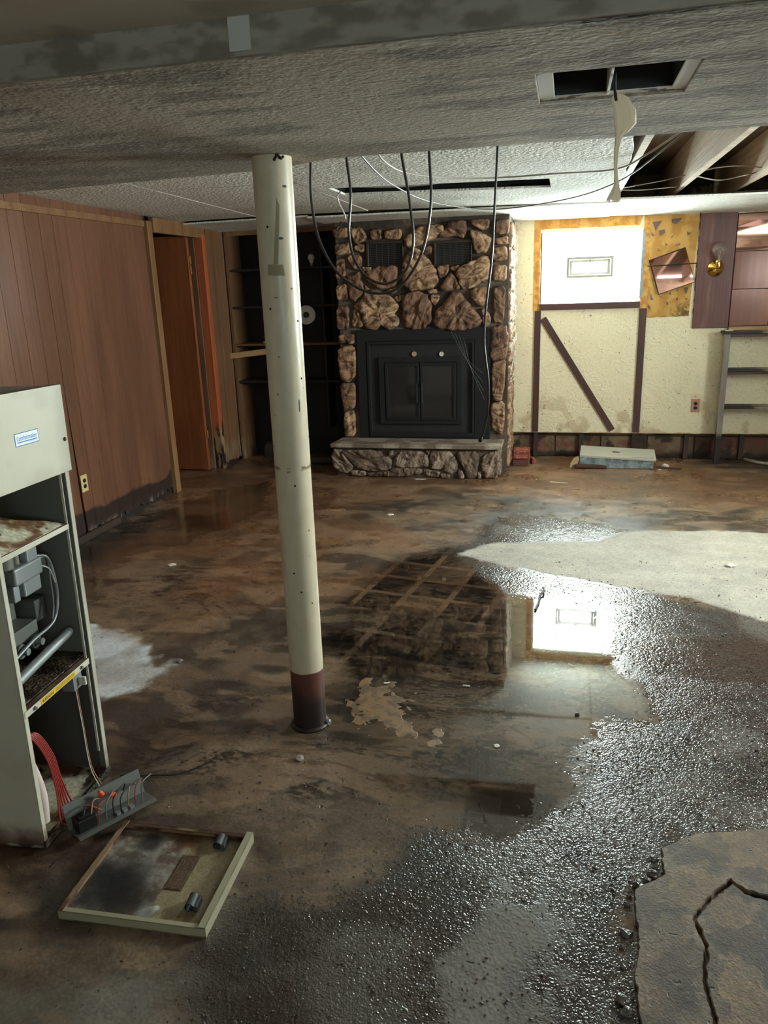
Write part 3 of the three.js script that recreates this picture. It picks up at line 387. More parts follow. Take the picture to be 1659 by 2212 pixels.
/* ---------- fireplace ---------- */
const FZ = -6.42;
const stoneFn = (light, dark, seed) => (x, y) => { const s = fbm(x * 8 + seed, y * 55 + 5 * fbm(x * 9, y * 9 + seed, 3), 4), b = fbm(x * 14 + seed, y * 14, 4), f = fbm(x * 90, y * 90 + seed, 3); let c = mix3(light, dark, cl(ss(0.38, 0.66, s) * 0.6 + ss(0.4, 0.7, b) * 0.4)); c = mix3(c, C(72, 52, 40), ss(0.54, 0.66, s * 0.55 + f * 0.45) * 0.65); return [...sc3(c, 0.86 + 0.26 * f), 0.85, s * 0.55 + f * 0.45]; };
const stoneMats = [[C(166, 126, 92), C(116, 83, 60), 3], [C(142, 104, 78), C(96, 68, 52), 31], [C(184, 146, 110), C(132, 98, 72), 57]].map(a => std({ ...surface(512, 512, 0.9, 0.9, stoneFn(...a), { bump: 0.009 }), roughness: 0.82 }));
const hearthMats = [[C(164, 142, 122), C(106, 84, 68), 13], [C(142, 118, 98), C(84, 66, 54), 71]].map(a => std({ ...surface(512, 256, 0.9, 0.45, stoneFn(...a), { bump: 0.010 }), roughness: 0.8 }));
function chaikin(P) { const o = []; for (let i = 0; i < P.length; i++) { const a = P[i], b = P[(i + 1) % P.length]; o.push([a[0] * 0.86 + b[0] * 0.14, a[1] * 0.86 + b[1] * 0.14], [a[0] * 0.14 + b[0] * 0.86, a[1] * 0.14 + b[1] * 0.86]); } return o; }
// a rounded, cleft stone over an outline; bulges towards +z
function stoneGeo(P, depth, seed, grain = rr(-0.5, 0.5)) {
  const A = P.reduce((s, p, i) => s + p[0] * P[(i + 1) % P.length][1] - p[1] * P[(i + 1) % P.length][0], 0); if (A < 0) P = [...P].reverse();
  const S = chaikin(P), per = S.reduce((s, p, i) => s + Math.hypot(p[0] - S[(i + 1) % S.length][0], p[1] - S[(i + 1) % S.length][1]), 0), n = Math.min(72, Math.max(22, Math.round(per / 0.014))), out = [];
  let i = 0, acc = 0; for (let k = 0; k < n; k++) { const t = k / n * per; while (true) { const a = S[i % S.length], b = S[(i + 1) % S.length], L = Math.hypot(b[0] - a[0], b[1] - a[1]); if (acc + L >= t || i > 4 * S.length) { const q = L ? (t - acc) / L : 0; out.push([mix(a[0], b[0], q), mix(a[1], b[1], q)]); break; } acc += L; i++; } }
  let cx = 0, cy = 0; for (const p of out) { cx += p[0] / n; cy += p[1] / n; } let mean = 1e9; for (const p of out) mean = Math.min(mean, Math.hypot(p[0] - cx, p[1] - cy)); mean = mean * 1.15;
  const rings = [[1.03, -0.3], [1.06, 0.15], [1.045, 0.58], [0.985, 0.86], [0.88, 0.98], [0.74, 1.0], [0.56, 1.02], [0.38, 1.0], [0.2, 1.02]], pos = [], uv = [], idx = [];
  const ca = Math.cos(grain), sa = Math.sin(grain);
  const bump = (x, y) => { const u = x * ca + y * sa, v = -x * sa + y * ca; return 0.5 * (fbm(u * 8 + seed, v * 36 + seed, 4) - 0.5) + 0.7 * (Math.abs(fbm(x * 11 + seed * 3, y * 11, 3) - 0.5) * 2.2 - 0.35); };
  rings.forEach(([s, h]) => { for (const p of out) { const j = s > 0.95 ? 1 + 0.10 * (vn(p[0] * 40 + seed, p[1] * 40) - 0.5) : 1, dx = p[0] - cx, dy = p[1] - cy, rd = Math.hypot(dx, dy), k2 = s * j * mix(1, mean / rd, 0.75 * ss(1.0, 0.45, s)), x = cx + dx * k2, y = cy + dy * k2; pos.push(x, y, depth * h + (h > 0.4 ? depth * 1.15 * bump(x, y) : 0)); uv.push(x * ca + y * sa + seed * 0.37, -x * sa + y * ca + seed * 0.71); } });
  pos.push(cx, cy, depth * (1.03 + 1.15 * bump(cx, cy))); uv.push(cx * ca + cy * sa + seed * 0.37, -cx * sa + cy * ca + seed * 0.71);
  for (let r = 0; r < rings.length - 1; r++) for (let k = 0; k < n; k++) { const a = r * n + k, b = r * n + (k + 1) % n, c = a + n, d = b + n; idx.push(a, b, d, a, d, c); }
  const L = (rings.length - 1) * n, M = rings.length * n; for (let k = 0; k < n; k++) idx.push(L + k, L + (k + 1) % n, M);
  const g = new THREE.BufferGeometry(); g.setAttribute('position', new THREE.Float32BufferAttribute(pos, 3)); g.setAttribute('uv', new THREE.Float32BufferAttribute(uv, 2)); g.setIndex(idx); g.computeVertexNormals(); return g;
}
const mortarFn = (x, y) => { const f = fbm(x * 30, y * 30, 4); return [...sc3(mix3(C(96, 82, 70), C(62, 52, 44), ss(0.35, 0.65, fbm(x * 5, y * 5, 3))), 0.8 + 0.4 * f), 0.9, f]; };
const darkMortar = std({ ...surface(512, 512, 1.5, 1.5, mortarFn, { bump: 0.006 }), roughness: 0.95 });
const fire = thing('stone_fireplace', 'rough stone fireplace with black metal insert and raised hearth', 'fireplace', [-1.18, 0, FZ]);
const fx = -1.18; // shapes below are given in the room's x and turned into the fireplace's own
const IN = { x0: -1.739, x1: -0.605, y0: 0.305, y1: 1.215 };
mesh('chimney_breast', metric(prism(rect(-1.89, -0.462, 0.0, 2.3), 0.62, 0, [rect(IN.x0 + 0.05, IN.x1 - 0.05, IN.y0 - 0.01, IN.y1 - 0.05)])  .translate(-fx, 0, -0.62)), darkMortar, fire);
mesh('firebox', merge(bx(-1.70 - fx, -0.64 - fx, 0.29, 1.17, -0.5, -0.48, 0), bx(-1.70 - fx, -1.68 - fx, 0.29, 1.17, -0.5, -0.02, 0), bx(-0.66 - fx, -0.64 - fx, 0.29, 1.17, -0.5, -0.02, 0), bx(-1.7 - fx, -0.64 - fx, 0.28, 0.30, -0.5, -0.02, 0)), black, fire);
STONES.forEach((P, k) => { const Q = P.map(p => [p[0] - fx, p[1]]); const w = Math.max(...Q.map(p => p[0])) - Math.min(...Q.map(p => p[0])); mesh('stone', stoneGeo(Q, 0.028 + 0.10 * Math.min(w, 0.34) + rr(0, 0.008), k * 1.7 + 2, rr(-1.3, 1.3)), stoneMats[(k * 7 + (k % 5)) % 3], fire); });
// stones of the right return
{ let y = 0.02; while (y < 2.0) { const h = rr(0.14, 0.27), y1 = Math.min(y + h, 2.07); for (const [a, b] of [[0.03, 0.27], [0.29, 0.56]]) { const q = stoneGeo([[a, y + 0.012], [b - rr(0, 0.03), y + rr(0.01, 0.02)], [b - rr(0, 0.02), y1 - 0.01], [a + rr(0, 0.02), y1 - rr(0.01, 0.02)]], 0.022, y * 9 + a, rr(-1, 1)); q.rotateY(Math.PI / 2); q.translate(-0.462 - fx, 0, 0.0); mesh('stone', q, stoneMats[2], fire); } y = y1; } }
// loose fill stones in the gaps
for (const [x, y, w, h] of [[-0.86, 1.955, 0.08, 0.06], [-1.245, 1.70, 0.05, 0.07], [-1.33, 1.47, 0.07, 0.05], [-0.66, 1.60, 0.05, 0.07], [-0.78, 1.36, 0.05, 0.05], [-1.56, 1.70, 0.05, 0.06], [-1.70, 1.995, 0.06, 0.05]]) { const P = []; for (let a = 0; a < 7; a++) P.push([x - fx + w * 0.5 * Math.cos(a * 0.9) * rr(0.8, 1.1), y + h * 0.5 * Math.sin(a * 0.9) * rr(0.8, 1.1)]); mesh('stone', stoneGeo(P, 0.02, x * 30 + 50, 0.4), stoneMats[1], fire); }
// warm-air grilles
const grilleMat = std({ color: hex(62, 48, 40), roughness: 0.55, metalness: 0.4 }), slatMat = std({ color: hex(74, 66, 60), roughness: 0.5, metalness: 0.4 });
for (const [x0, x1, y0, y1] of [[-1.622, -1.312, 1.722, 1.918], [-1.062, -0.755, 1.717, 1.9]]) {
  const a = x0 - fx, b = x1 - fx, g = mesh('air_grille', prism(rect(a, b, y0, y1), 0.03, 0.003, [rect(a + 0.018, b - 0.010, y0 + 0.008, y1 - 0.022)]).translate(0, 0, 0.004), grilleMat, fire);
  mesh('grille_back', bx(a + 0.01, b - 0.005, y0 + 0.004, y1 - 0.01, 0.002, 0.008, 0), black, g);
  for (let k = 0; k < 12; k++) { const y = mix(y0 + 0.014, y1 - 0.028, k / 11); mesh('slat', bx(a + 0.018, b - 0.010, y - 0.0012, y + 0.0012, 0.012, 0.022, 0), slatMat, g); }
  for (let k = 0; k < 6; k++) { const x = mix(a + 0.035, b - 0.03, k / 5); mesh('upright', bx(x - 0.0012, x + 0.0012, y0 + 0.008, y1 - 0.022, 0.022, 0.026, 0), slatMat, g); }
}
// black insert
const iron = std({ color: hex(20, 19, 18), roughness: 0.85 }), iron2 = std({ color: hex(15, 14, 14), roughness: 0.82 });
const I = (a) => a - fx;
mesh('surround', prism(rect(I(IN.x0), I(IN.x1), 0.272, 1.216), 0.022, 0.003, [rect(I(-1.657), I(-0.735), 0.30, 1.120)]).translate(0, 0, 0.008), iron, fire);
mesh('inner_frame', prism(rect(I(-1.655), I(-0.737), 0.302, 1.118), 0.032, 0.004, [rect(I(-1.627), I(-0.757), 0.347, 1.092)]).translate(0, 0, 0.004), iron2, fire);
const screenFn = (x, y) => { const a = Math.abs(((x / 0.016 + y / 0.011) % 1 + 1) % 1 - 0.5), b = Math.abs(((x / 0.016 - y / 0.011) % 1 + 1) % 1 - 0.5), m = Math.max(a, b) > 0.36 ? 1 : 0; return [...(m ? C(60, 58, 57) : C(8, 8, 8)), 0.6, m]; };
mesh('screen', metric(prism(rect(I(-1.63), I(-0.752), 0.343, 1.096), 0.003, 0, [rect(I(-1.54), I(-0.85), 0.43, 0.975)]).translate(0, 0, 0.006)), std({ ...surface(512, 352, 0.256, 0.176, screenFn, { bump: 0.003 }), roughness: 0.6 }), fire);
mesh('door_housing', prism(rect(I(-1.552), I(-0.838), 0.417, 0.988), 0.034, 0.004, [rect(I(-1.499), I(-0.886), 0.451, 0.941)]).translate(0, 0, 0.004), iron, fire);
const fireGlass = phys({ color: hex(70, 66, 64), roughness: 0.06, metalness: 0, ior: 1.5, transmission: 0.55, thickness: 0 });
for (const [x0, x1, s] of [[-1.497, -1.199, 1], [-1.193, -0.888, -1]]) {
  const d = mesh('glass_door', prism(rect(I(x0), I(x1), 0.453, 0.939), 0.02, 0.003, [rect(I(x0) + 0.026, I(x1) - 0.026, 0.485, 0.910)]).translate(0, 0, 0.024), iron2, fire);
  mesh('pane', bx(I(x0) + 0.02, I(x1) - 0.02, 0.48, 0.915, 0.03, 0.034, 0), fireGlass, d);
  const hx = s > 0 ? I(x1) - 0.02 : I(x0) + 0.016; mesh('handle', merge(bx(hx - 0.008, hx + 0.008, 0.602, 0.770, 0.062, 0.074, 0.004), bx(hx - 0.006, hx + 0.006, 0.61, 0.622, 0.04, 0.066, 0.002), bx(hx - 0.006, hx + 0.006, 0.75, 0.762, 0.04, 0.066, 0.002)), std({ color: hex(54, 54, 56), roughness: 0.4, metalness: 0.5 }), d);
}
mesh('draught_slide', bx(I(-1.39), I(-1.355), 0.965, 0.979, 0.036, 0.05, 0.002), iron, fire);
for (const [x, y, c] of [[-1.243, 1.01, hex(200, 150, 116)], [-1.011, 1.007, hex(232, 226, 208)]]) {
  const g = mesh('gauge', lathe([[0, 0], [0.021, 0], [0.022, 0.003], [0.021, 0.010], [0.018, 0.011], [0.018, 0.009], [0, 0.009]], 24).rotateX(Math.PI / 2).translate(I(x), y, 0.012), std({ color: hex(176, 160, 132), roughness: 0.35, metalness: 0.6 }), fire);
  mesh('dial', lathe([[0.0, 0.0102], [0.0175, 0.0102]], 24).rotateX(Math.PI / 2).translate(I(x), y, 0.012), std({ color: c, roughness: 0.5 }), g); mesh('needle', bx(-0.001, 0.001, -0.003, 0.014, 0, 0.001, 0).rotateZ(-0.4).translate(I(x), y, 0.0228), black, g);
}
// hearth
const hz = -6.165 - FZ;
mesh('hearth_core', bx(I(-1.90), I(-0.52), 0.0, 0.255, 0.0, hz, 0.004), darkMortar, fire);
HEARTH_STONES.forEach((P, k) => mesh('hearth_stone', stoneGeo(P.map(p => [p[0] - fx, Math.max(p[1], 0.006)]), 0.04, k * 2.3 + 90, k === 0 ? -0.8 : k === 1 ? -0.5 : rr(0.9, 1.9)).translate(0, 0, hz - 0.012), hearthMats[k % 2], fire));
for (const [a, b] of [[0.02, 0.13], [0.14, 0.25]]) { const q = stoneGeo([[-hz + 0.0, a], [-0.01, a], [-0.01, b], [-hz + 0.0, b]].map(p => [p[0], p[1]]), 0.03, a * 40, 1.4); q.rotateY(Math.PI / 2); q.translate(I(-0.525), 0, 0); mesh('hearth_stone', q, hearthMats[0], fire); }
const slabStone = (x, y) => { const f = fbm(x * 8, y * 14, 4); return [...sc3(mix3(C(168, 152, 134), C(120, 102, 86), ss(0.4, 0.65, f)), 0.9 + 0.2 * vn(x * 90, y * 90)), 0.5, f]; };
{
  const n = 26, P = []; for (let i = 0; i <= n; i++) P.push([mix(I(-1.935), I(-0.485), i / n), -(hz + 0.045) + rr(-0.003, 0.003)]); P.push([I(-0.485), 0], [I(-1.905), 0]);
  const g = prism(P, 0.034, 0.003); g.rotateX(-Math.PI / 2); g.translate(0, 0.256, 0.0); mesh('hearth_slab', metric(g), std({ ...surface(512, 256, 1.5, 0.75, slabStone, { bump: 0.003 }), roughness: 0.55 }), fire);
}
// cobweb strands on the right corner
{
  const g = []; const r = mulberry(5); for (let i = 0; i < 60; i++) { const y = 0.75 + r() * 1.25, y1 = y + (r() - 0.5) * 0.3; g.push(tube([[-0.45 + r() * 0.02, y, -6.37 - r() * 0.06], [-0.43 + r() * 0.03, (y + y1) / 2 + (r() - 0.5) * 0.02, -6.45], [-0.41 - r() * 0.04, y1, -6.5 - r() * 0.3]], 0.0009 + r() * 0.0008, 6, 4)); }
  for (let i = 0; i < 4; i++) { const t = i / 3; g.push(tube([[-0.92 + 0.1 * t, 1.19 - 0.05 * t, -6.36], [-0.80 + 0.05 * t, 0.98 - 0.1 * t, -6.33], [-0.66 + 0.02 * t, 0.86 - 0.22 * t, -6.30]], 0.0003, 8, 3)); }
  const m = mesh('cobweb', merge(g).translate(1.18, 0, -FZ), std({ color: hex(232, 230, 224), roughness: 0.9 }), fire); m.userData = { kind: 'stuff', label: 'white cobweb strands' };
}

/* ---------- built-in bookcase left of the fireplace ---------- */
{
  const t = thing('bookcase', 'smoke-blackened built-in bookcase beside the stone fireplace', 'bookcase', [-2.45, 0, -6.9]), X = x => x + 2.45, Z = z => z + 6.9;
  mesh('side_panel', bx(X(-3.03), X(-3.005), 0.0, 2.13, Z(-7.045), Z(-6.73), 0.002), smokedSide, t); mesh('side_panel', bx(X(-1.925), X(-1.905), 0, 2.13, Z(-7.045), Z(-6.76), 0.002), smoked, t);
  mesh('back_panel', bx(X(-3.005), X(-1.925), 0, 2.13, Z(-7.045), Z(-7.03), 0), black, t);
  mesh('divider', bx(X(-2.16), X(-2.14), 0.3, 2.06, Z(-7.03), Z(-6.80), 0.002), smoked, t);
  for (const y of [1.738, 1.412, 1.075, 0.735]) mesh('shelf', swapUV(bx(X(-3.005), X(-1.925), y, y + 0.02, Z(-7.03), Z(-6.745), 0.003)), y === 1.075 ? smokedSide : smoked, t);
  mesh('head_rail', bx(X(-3.03), X(-1.905), 2.045, 2.13, Z(-6.75), Z(-6.73), 0.002), casingWood, t);
  // shelves also carry a standing bulb and a lampholder: separate things below
}
const porcelain = std({ color: hex(222, 214, 200), roughness: 0.3 });
{
  const b = thing('light_bulb', 'unlit white light bulb standing on the top bookcase shelf', 'bulb', [-2.235, 1.758, -6.80]);
  mesh('screw_base', lathe([[0, 0], [0.008, 0], [0.013, 0.004], [0.0125, 0.008], [0.0135, 0.011], [0.0125, 0.014], [0.0135, 0.017], [0.0125, 0.02], [0.013, 0.026]], 18), std({ color: hex(150, 140, 124), roughness: 0.4, metalness: 0.8 }), b);
  mesh('glass_bulb', lathe([[0.013, 0.026], [0.015, 0.036], [0.022, 0.052], [0.029, 0.066], [0.0305, 0.078], [0.027, 0.094], [0.017, 0.104], [0, 0.108]], 24), std({ color: hex(214, 204, 190), roughness: 0.25 }), b);
  const l = thing('lampholder', 'round white porcelain lampholder hanging below the second bookcase shelf', 'lampholder', [-2.285, 1.345, -6.70]);
  mesh('dish', lathe([[0, 0], [0.045, 0], [0.07, 0.012], [0.082, 0.034], [0.082, 0.04], [0.074, 0.040], [0.060, 0.018], [0.03, 0.012], [0.0, 0.012]], 32).rotateX(Math.PI / 2).rotateY(0.5), porcelain, l);
  mesh('socket', lathe([[0.0, 0.012], [0.026, 0.012], [0.026, 0.04], [0.019, 0.042], [0.018, 0.02], [0, 0.02]], 20).rotateX(Math.PI / 2).rotateY(0.5), std({ color: hex(70, 62, 56), roughness: 0.5 }), l);
  mesh('hanger', cyl([0, 0.03, -0.004], [0, 0.078, -0.040], 0.004, 8), std({ color: hex(120, 112, 100), roughness: 0.5 }), l);
  const s = solo('wooden_stick', 'pale square wooden stick jutting from the bookcase past the post', 'stick', swapUV(bx(-0.31, 0.31, -0.026, 0.026, -0.018, 0.018, 0.003)), lumber); s.geometry = metric(bx(-0.026, 0.026, -0.31, 0.31, -0.018, 0.018, 0.003)).rotateZ(Math.PI / 2); s.position.set(-2.78, 1.018, -6.70); s.rotation.z = 0.10;
  const n = thing('wood_scrap', 'tiny pale wood scrap lying on the third bookcase shelf', 'scrap', [-2.72, 1.095, -6.79]); mesh('chip', bx(-0.025, 0.025, 0, 0.02, -0.012, 0.012, 0.006), lumber, n);
}

/* ---------- open door and its frame ---------- */
{
  const d = structure('door_1', 'plain orange-brown flush door standing open', 'door');
  mesh('leaf', bx(-3.91, -3.142, 0.012, 2.032, -6.262, -6.226, 0.003), doorWood, d);
  for (const y of [1.80, 1.72, 0.3]) mesh('hinge', bx(-3.146, -3.128, y, y + 0.07, -6.258, -6.236, 0.002), std({ color: hex(180, 120, 70), roughness: 0.4, metalness: 0.6 }), d);
  mesh('knob', lathe([[0, 0], [0.012, 0], [0.01, 0.03], [0.026, 0.045], [0.026, 0.06], [0, 0.07]], 18).rotateX(Math.PI / 2).translate(-3.85, 0.95, -6.226), std({ color: hex(170, 140, 90), roughness: 0.35, metalness: 0.8 }), d);
  mesh('jamb', bx(-3.115, -3.045, 0.0, 2.045, -6.40, -6.325, 0.003), orangeWood, d).userData.label = 'bright orange jamb with rotted foot';
  mesh('jamb', bx(-3.215, -3.117, 0.0, 2.045, -6.36, -6.31, 0.002), smokedSide, d);
  mesh('casing', bx(-3.09, -3.048, 0.0, 2.09, -5.505, -5.445, 0.006), casingWood, d); mesh('casing', bx(-3.09, -3.062, 0.0, 2.09, -5.54, -5.508, 0.004), casingWood, d);
  mesh('header', bx(-3.09, -3.05, 2.012, 2.12, -6.40, -5.54, 0.004), casingWood, d); mesh('jamb', bx(-3.215, -3.09, 0, 2.03, -5.555, -5.525, 0.002), casingWood, d);
  mesh('jamb', bx(-3.215, -3.09, 2.03, 2.045, -6.33, -5.53, 0.002), casingWood, d);
}

/* ---------- steel post ---------- */
const postFn = (x, y) => {
  let c = sc3(C(204, 189, 161), 0.97 + 0.05 * vn(x * 30, y * 30) + 0.03 * (fbm(x * 8, y * 2, 3) - 0.5));
  c = mix3(c, C(120, 100, 72), ss(0.90, 0.93, vn(x * 60 + 5, y * 60) * 0.7 + vn(x * 14, y * 9) * 0.3) * 0.8);
  c = mix3(c, C(40, 32, 26), ss(0.955, 0.965, vn(x * 34 + 40, y * 34)) * 0.9);
  const band = ss(0.012, 0.0, Math.abs(y - 0.98 - 0.01 * vn(x * 20, 3))) * ss(0.5, 0.6, fbm(x * 30, y * 60, 3)); c = mix3(c, C(96, 78, 54), band * 0.8);
  const e = 0.232 + 0.012 * (fbm(x * 12, 8, 3) - 0.5), w = ss(e + 0.002, e - 0.003, y); c = mix3(c, mix3(C(96, 54, 42), C(40, 26, 24), ss(0.20, 0.08, y + 0.14 * (fbm(x * 10, y * 10, 4) - 0.5))), w);
  return [...c, mix(0.36, 0.5, w), fbm(x * 60, y * 60, 3)];
};
{
  const p = thing('support_post', 'cream painted steel post with rust-brown foot and scraps of tape', 'post', [-0.885, 0, -2.365]);
  const g = new THREE.CylinderGeometry(0.0605, 0.0605, 1.94, 48, 1, true); g.translate(0, 0.97, 0); { const u = g.attributes.uv; for (let i = 0; i < u.count; i++) u.setXY(i, u.getX(i) * 0.38, u.getY(i) * 1.94); }
  mesh('tube', g, std({ ...surface(384, 1940, 0.38, 1.94, postFn, { bump: 0.0006, rough: true }) }), p);
  mesh('base_collar', lathe([[0.0605, 0.0], [0.072, 0.0], [0.070, 0.006], [0.0625, 0.012], [0.0605, 0.012]], 40), std({ color: hex(44, 30, 26), roughness: 0.5 }), p);
  const tape = std({ color: hex(150, 138, 104), roughness: 0.6 });
  // tape: curved strips on the tube; angle measured from the camera side
  const face = Math.atan2(0.885, 2.365);
  const strip = (pts) => { const P = [], I = [], N = 8; const [a, b, c, d] = pts; for (let i = 0; i <= N; i++) for (let j = 0; j <= N; j++) { const s = i / N, t = j / N, an = mix(mix(a[0], b[0], s), mix(d[0], c[0], s), t), y = mix(mix(a[1], b[1], s), mix(d[1], c[1], s), t), A = face + an; P.push(0.0612 * Math.sin(A), y, 0.0612 * Math.cos(A)); } for (let i = 0; i < N; i++) for (let j = 0; j < N; j++) { const q = i * (N + 1) + j; I.push(q, q + N + 1, q + N + 2, q, q + N + 2, q + 1); } const h = new THREE.BufferGeometry(); h.setAttribute('position', new THREE.Float32BufferAttribute(P, 3)); h.setIndex(I); h.computeVertexNormals(); return metric(h); };
  mesh('tape', strip([[-0.62, 1.60], [0.30, 1.597], [0.20, 1.630], [-0.58, 1.632]]), tape, p); mesh('tape', strip([[-0.26, 1.632], [-0.02, 1.632], [0.24, 1.80], [0.10, 1.822]]), tape, p);
  const hole = std({ color: hex(18, 15, 14), roughness: 0.8 });
  for (const [a, y] of [[-0.45, 1.74], [-0.62, 1.50], [0.9, 1.46], [0.9, 1.28], [0.05, 0.93], [0.0, 0.55], [-0.35, 0.62]]) { const A = face + a, d = [Math.sin(A), Math.cos(A)]; mesh('screw_hole', cyl([0.0600 * d[0], y, 0.0600 * d[1]], [0.0613 * d[0], y, 0.0613 * d[1]], 0.0036, 8), hole, p); }
  { const gs = []; const r = mulberry(3); for (let i = 0; i < 9; i++) gs.push(new THREE.IcosahedronGeometry(0.003 + r() * 0.003, 0).translate(0.03 + r() * 0.03, 1.925 + r() * 0.012, 0.05 + r() * 0.015)); mesh('rust_scab', merge(gs), std({ color: hex(46, 34, 26), roughness: 0.9 }), p); }
}

/* ---------- furnace ---------- */
const creamFn = (x, y) => { let c = sc3(C(206, 199, 178), 0.96 + 0.05 * fbm(x * 6, y * 6, 3)); c = mix3(c, C(172, 162, 140), ss(0.55, 0.75, fbm(x * 4, y * 7, 4)) * 0.35); const r = ss(0.12, 0.0, y + 0.12 * (fbm(x * 18, y * 18, 4) - 0.35)); c = mix3(c, C(72, 44, 32), r * 0.85); return [...c, 0.45, 0]; };
const cream = std({ ...surface(512, 700, 1.0, 1.4, creamFn), roughness: 0.42 });
const innerMetal = std({ color: hex(118, 116, 106), roughness: 0.55, metalness: 0.3 }), shadedSheet = std({ color: hex(78, 72, 66), roughness: 0.8 }), galv = std({ color: hex(150, 154, 154), roughness: 0.45, metalness: 0.55 }), darkGalv = std({ color: hex(120, 122, 116), roughness: 0.5, metalness: 0.5 });
const rustFn = (x, y) => { const f = fbm(x * 14, y * 14, 4), g = vn(x * 160, y * 160); let c = mix3(C(206, 198, 170), C(120, 84, 56), ss(0.50, 0.70, f + 0.5 * ss(0.12, 0.0, y) * 0.35)); c = mix3(c, C(40, 26, 20), ss(0.6, 0.72, fbm(x * 22 + 9, y * 30, 4)) * 0.8); return [...sc3(c, 0.85 + 0.3 * g), 0.7, f]; };
const rustSheet = std({ ...surface(384, 384, 0.6, 0.6, rustFn, { bump: 0.002 }), roughness: 0.7 });
const grimeFn = (x, y) => { const f = fbm(x * 20, y * 20, 4), g = vn(x * 180, y * 180); return [...sc3(mix3(C(84, 68, 52), C(40, 30, 24), ss(0.4, 0.6, f)), 0.7 + 0.6 * g), 0.5, g]; };
const grime = std({ ...surface(256, 256, 0.4, 0.4, grimeFn, { bump: 0.004 }), roughness: 0.4 });
const redWire = std({ color: hex(150, 46, 38), roughness: 0.45 }), whiteWire = std({ color: hex(206, 202, 190), roughness: 0.4 }), copper = std({ color: hex(176, 116, 76), roughness: 0.4, metalness: 0.3 }), blackWire = std({ color: hex(28, 26, 26), roughness: 0.45 }), orangePlastic = std({ color: hex(230, 84, 44), roughness: 0.4 });
function label(w, h, draw) { const c = document.createElement('canvas'); c.width = w; c.height = h; draw(c.getContext('2d'), w, h); const t = new THREE.CanvasTexture(c); t.colorSpace = THREE.SRGBColorSpace; return std({ map: t, roughness: 0.4 }); }
const sheetUV = (g, x0, x1, y0, y1) => { const p = g.attributes.position, u = g.attributes.uv; for (let i = 0; i < p.count; i++) u.setXY(i, (p.getX(i) - x0) / (x1 - x0), (p.getY(i) - y0) / (y1 - y0)); return g; };
{
  const f = thing('furnace', 'tall cream gas furnace with its lower front panel missing', 'furnace', [-1.434, 0.012, -1.569]); f.rotation.order = 'YXZ'; f.rotation.set(0, 1.6612, -0.0285);
  const H = 1.305, D = -0.72, W = 0.391;
  mesh('side_panel', bx(0, 0.003, 0.0, H, D, 0, 0.001), cream, f); mesh('side_panel', bx(W - 0.003, W, 0.0, H, D, 0, 0.001), cream, f); mesh('back_panel', bx(0.003, W - 0.003, 0, H, D, D + 0.003, 0), innerMetal, f);
  mesh('front_flange', bx(0, 0.018, 0.012, 1.05, -0.003, 0.0, 0.001), cream, f); mesh('front_flange', bx(W - 0.020, W, 0.012, 1.05, -0.003, 0.0, 0.001), cream, f);
  mesh('liner', bx(0.0035, 0.005, 0.02, 1.04, D + 0.01, -0.02, 0), innerMetal, f); mesh('liner', bx(W - 0.005, W - 0.0035, 0.02, 1.04, D + 0.01, -0.004, 0), innerMetal, f);
  mesh('door_track', bx(W - 0.040, W - 0.036, 0.1, 1.045, -0.012, -0.004, 0.001), cream, f);
  const up = mesh('upper_panel', merge(bx(-0.001, W + 0.001, 1.048, H + 0.004, 0.0, 0.012, 0.003), bx(0, W, H - 0.004, H + 0.004, -0.02, 0.002, 0.002)), cream, f);
  mesh('nameplate', sheetUV(bx(0.133, 0.243, 1.163, 1.199, 0.012, 0.0128, 0), 0.133, 0.243, 1.163, 1.199), label(660, 216, (g, w, h) => { g.fillStyle = '#2f6ea6'; g.fillRect(0, 0, w, h); g.fillStyle = '#eef1ee'; g.fillRect(12, 12, w - 24, h - 24); g.fillStyle = '#2272b8'; g.font = 'bold 92px sans-serif'; g.textBaseline = 'alphabetic'; const tw = g.measureText('Comfortmaker').width; g.save(); g.translate(48, 128); g.scale((w - 96) / tw, 1.05); g.fillText('Comfortmaker', 0, 0); g.restore(); g.fillRect(48, 146, w - 96, 16); g.fillStyle = '#6f9cc4'; g.fillRect(w * 0.55, 168, w * 0.38, 6); }), up);
  mesh('screw', lathe([[0, 0], [0.006, 0], [0.006, 0.003], [0.003, 0.005], [0, 0.005]], 10).rotateX(Math.PI / 2).translate(0.372, 1.147, 0.012), std({ color: hex(90, 60, 48), roughness: 0.6, metalness: 0.5 }), up);
  mesh('top_collar', merge(bx(0.01, 0.30, H - 0.012, H, -0.50, -0.42, 0.002), bx(0.01, 0.13, H - 0.01, H + 0.012, -0.40, -0.1, 0.004), cyl([0.05, H, -0.17], [0.05, H + 0.08, -0.17], 0.07, 24)), darkGalv, f);
  // cross rails
  mesh('cross_rail', bx(0.004, W - 0.036, 0.871, 0.888, -0.022, -0.002, 0.002), cream, f);
  const rail = mesh('cross_rail', bx(0.004, W - 0.036, 0.417, 0.438, -0.020, 0.002, 0.002), cream, f);
  mesh('warning_label', sheetUV(bx(0.082, 0.268, 0.4195, 0.4355, 0.002, 0.0028, 0), 0.082, 0.268, 0.4195, 0.4355), label(1024, 88, (g, w, h) => { g.fillStyle = '#e2b92c'; g.fillRect(0, 0, w, h); g.fillStyle = '#17140e'; g.font = 'bold 70px sans-serif'; g.fillText('WARNING', 30, 70); for (let k = 0; k < 3; k++) { let x = 420; const r = mulberry(9 + k); while (x < 970) { const q = 10 + r() * 34; g.fillRect(x, 16 + k * 22, q, 9); x += q + 9; } } }), rail);
  for (const u of [0.05, 0.305]) mesh('bolt', cyl([u, 0.428, 0.0], [u, 0.428, 0.008], 0.006, 6), darkGalv, rail);
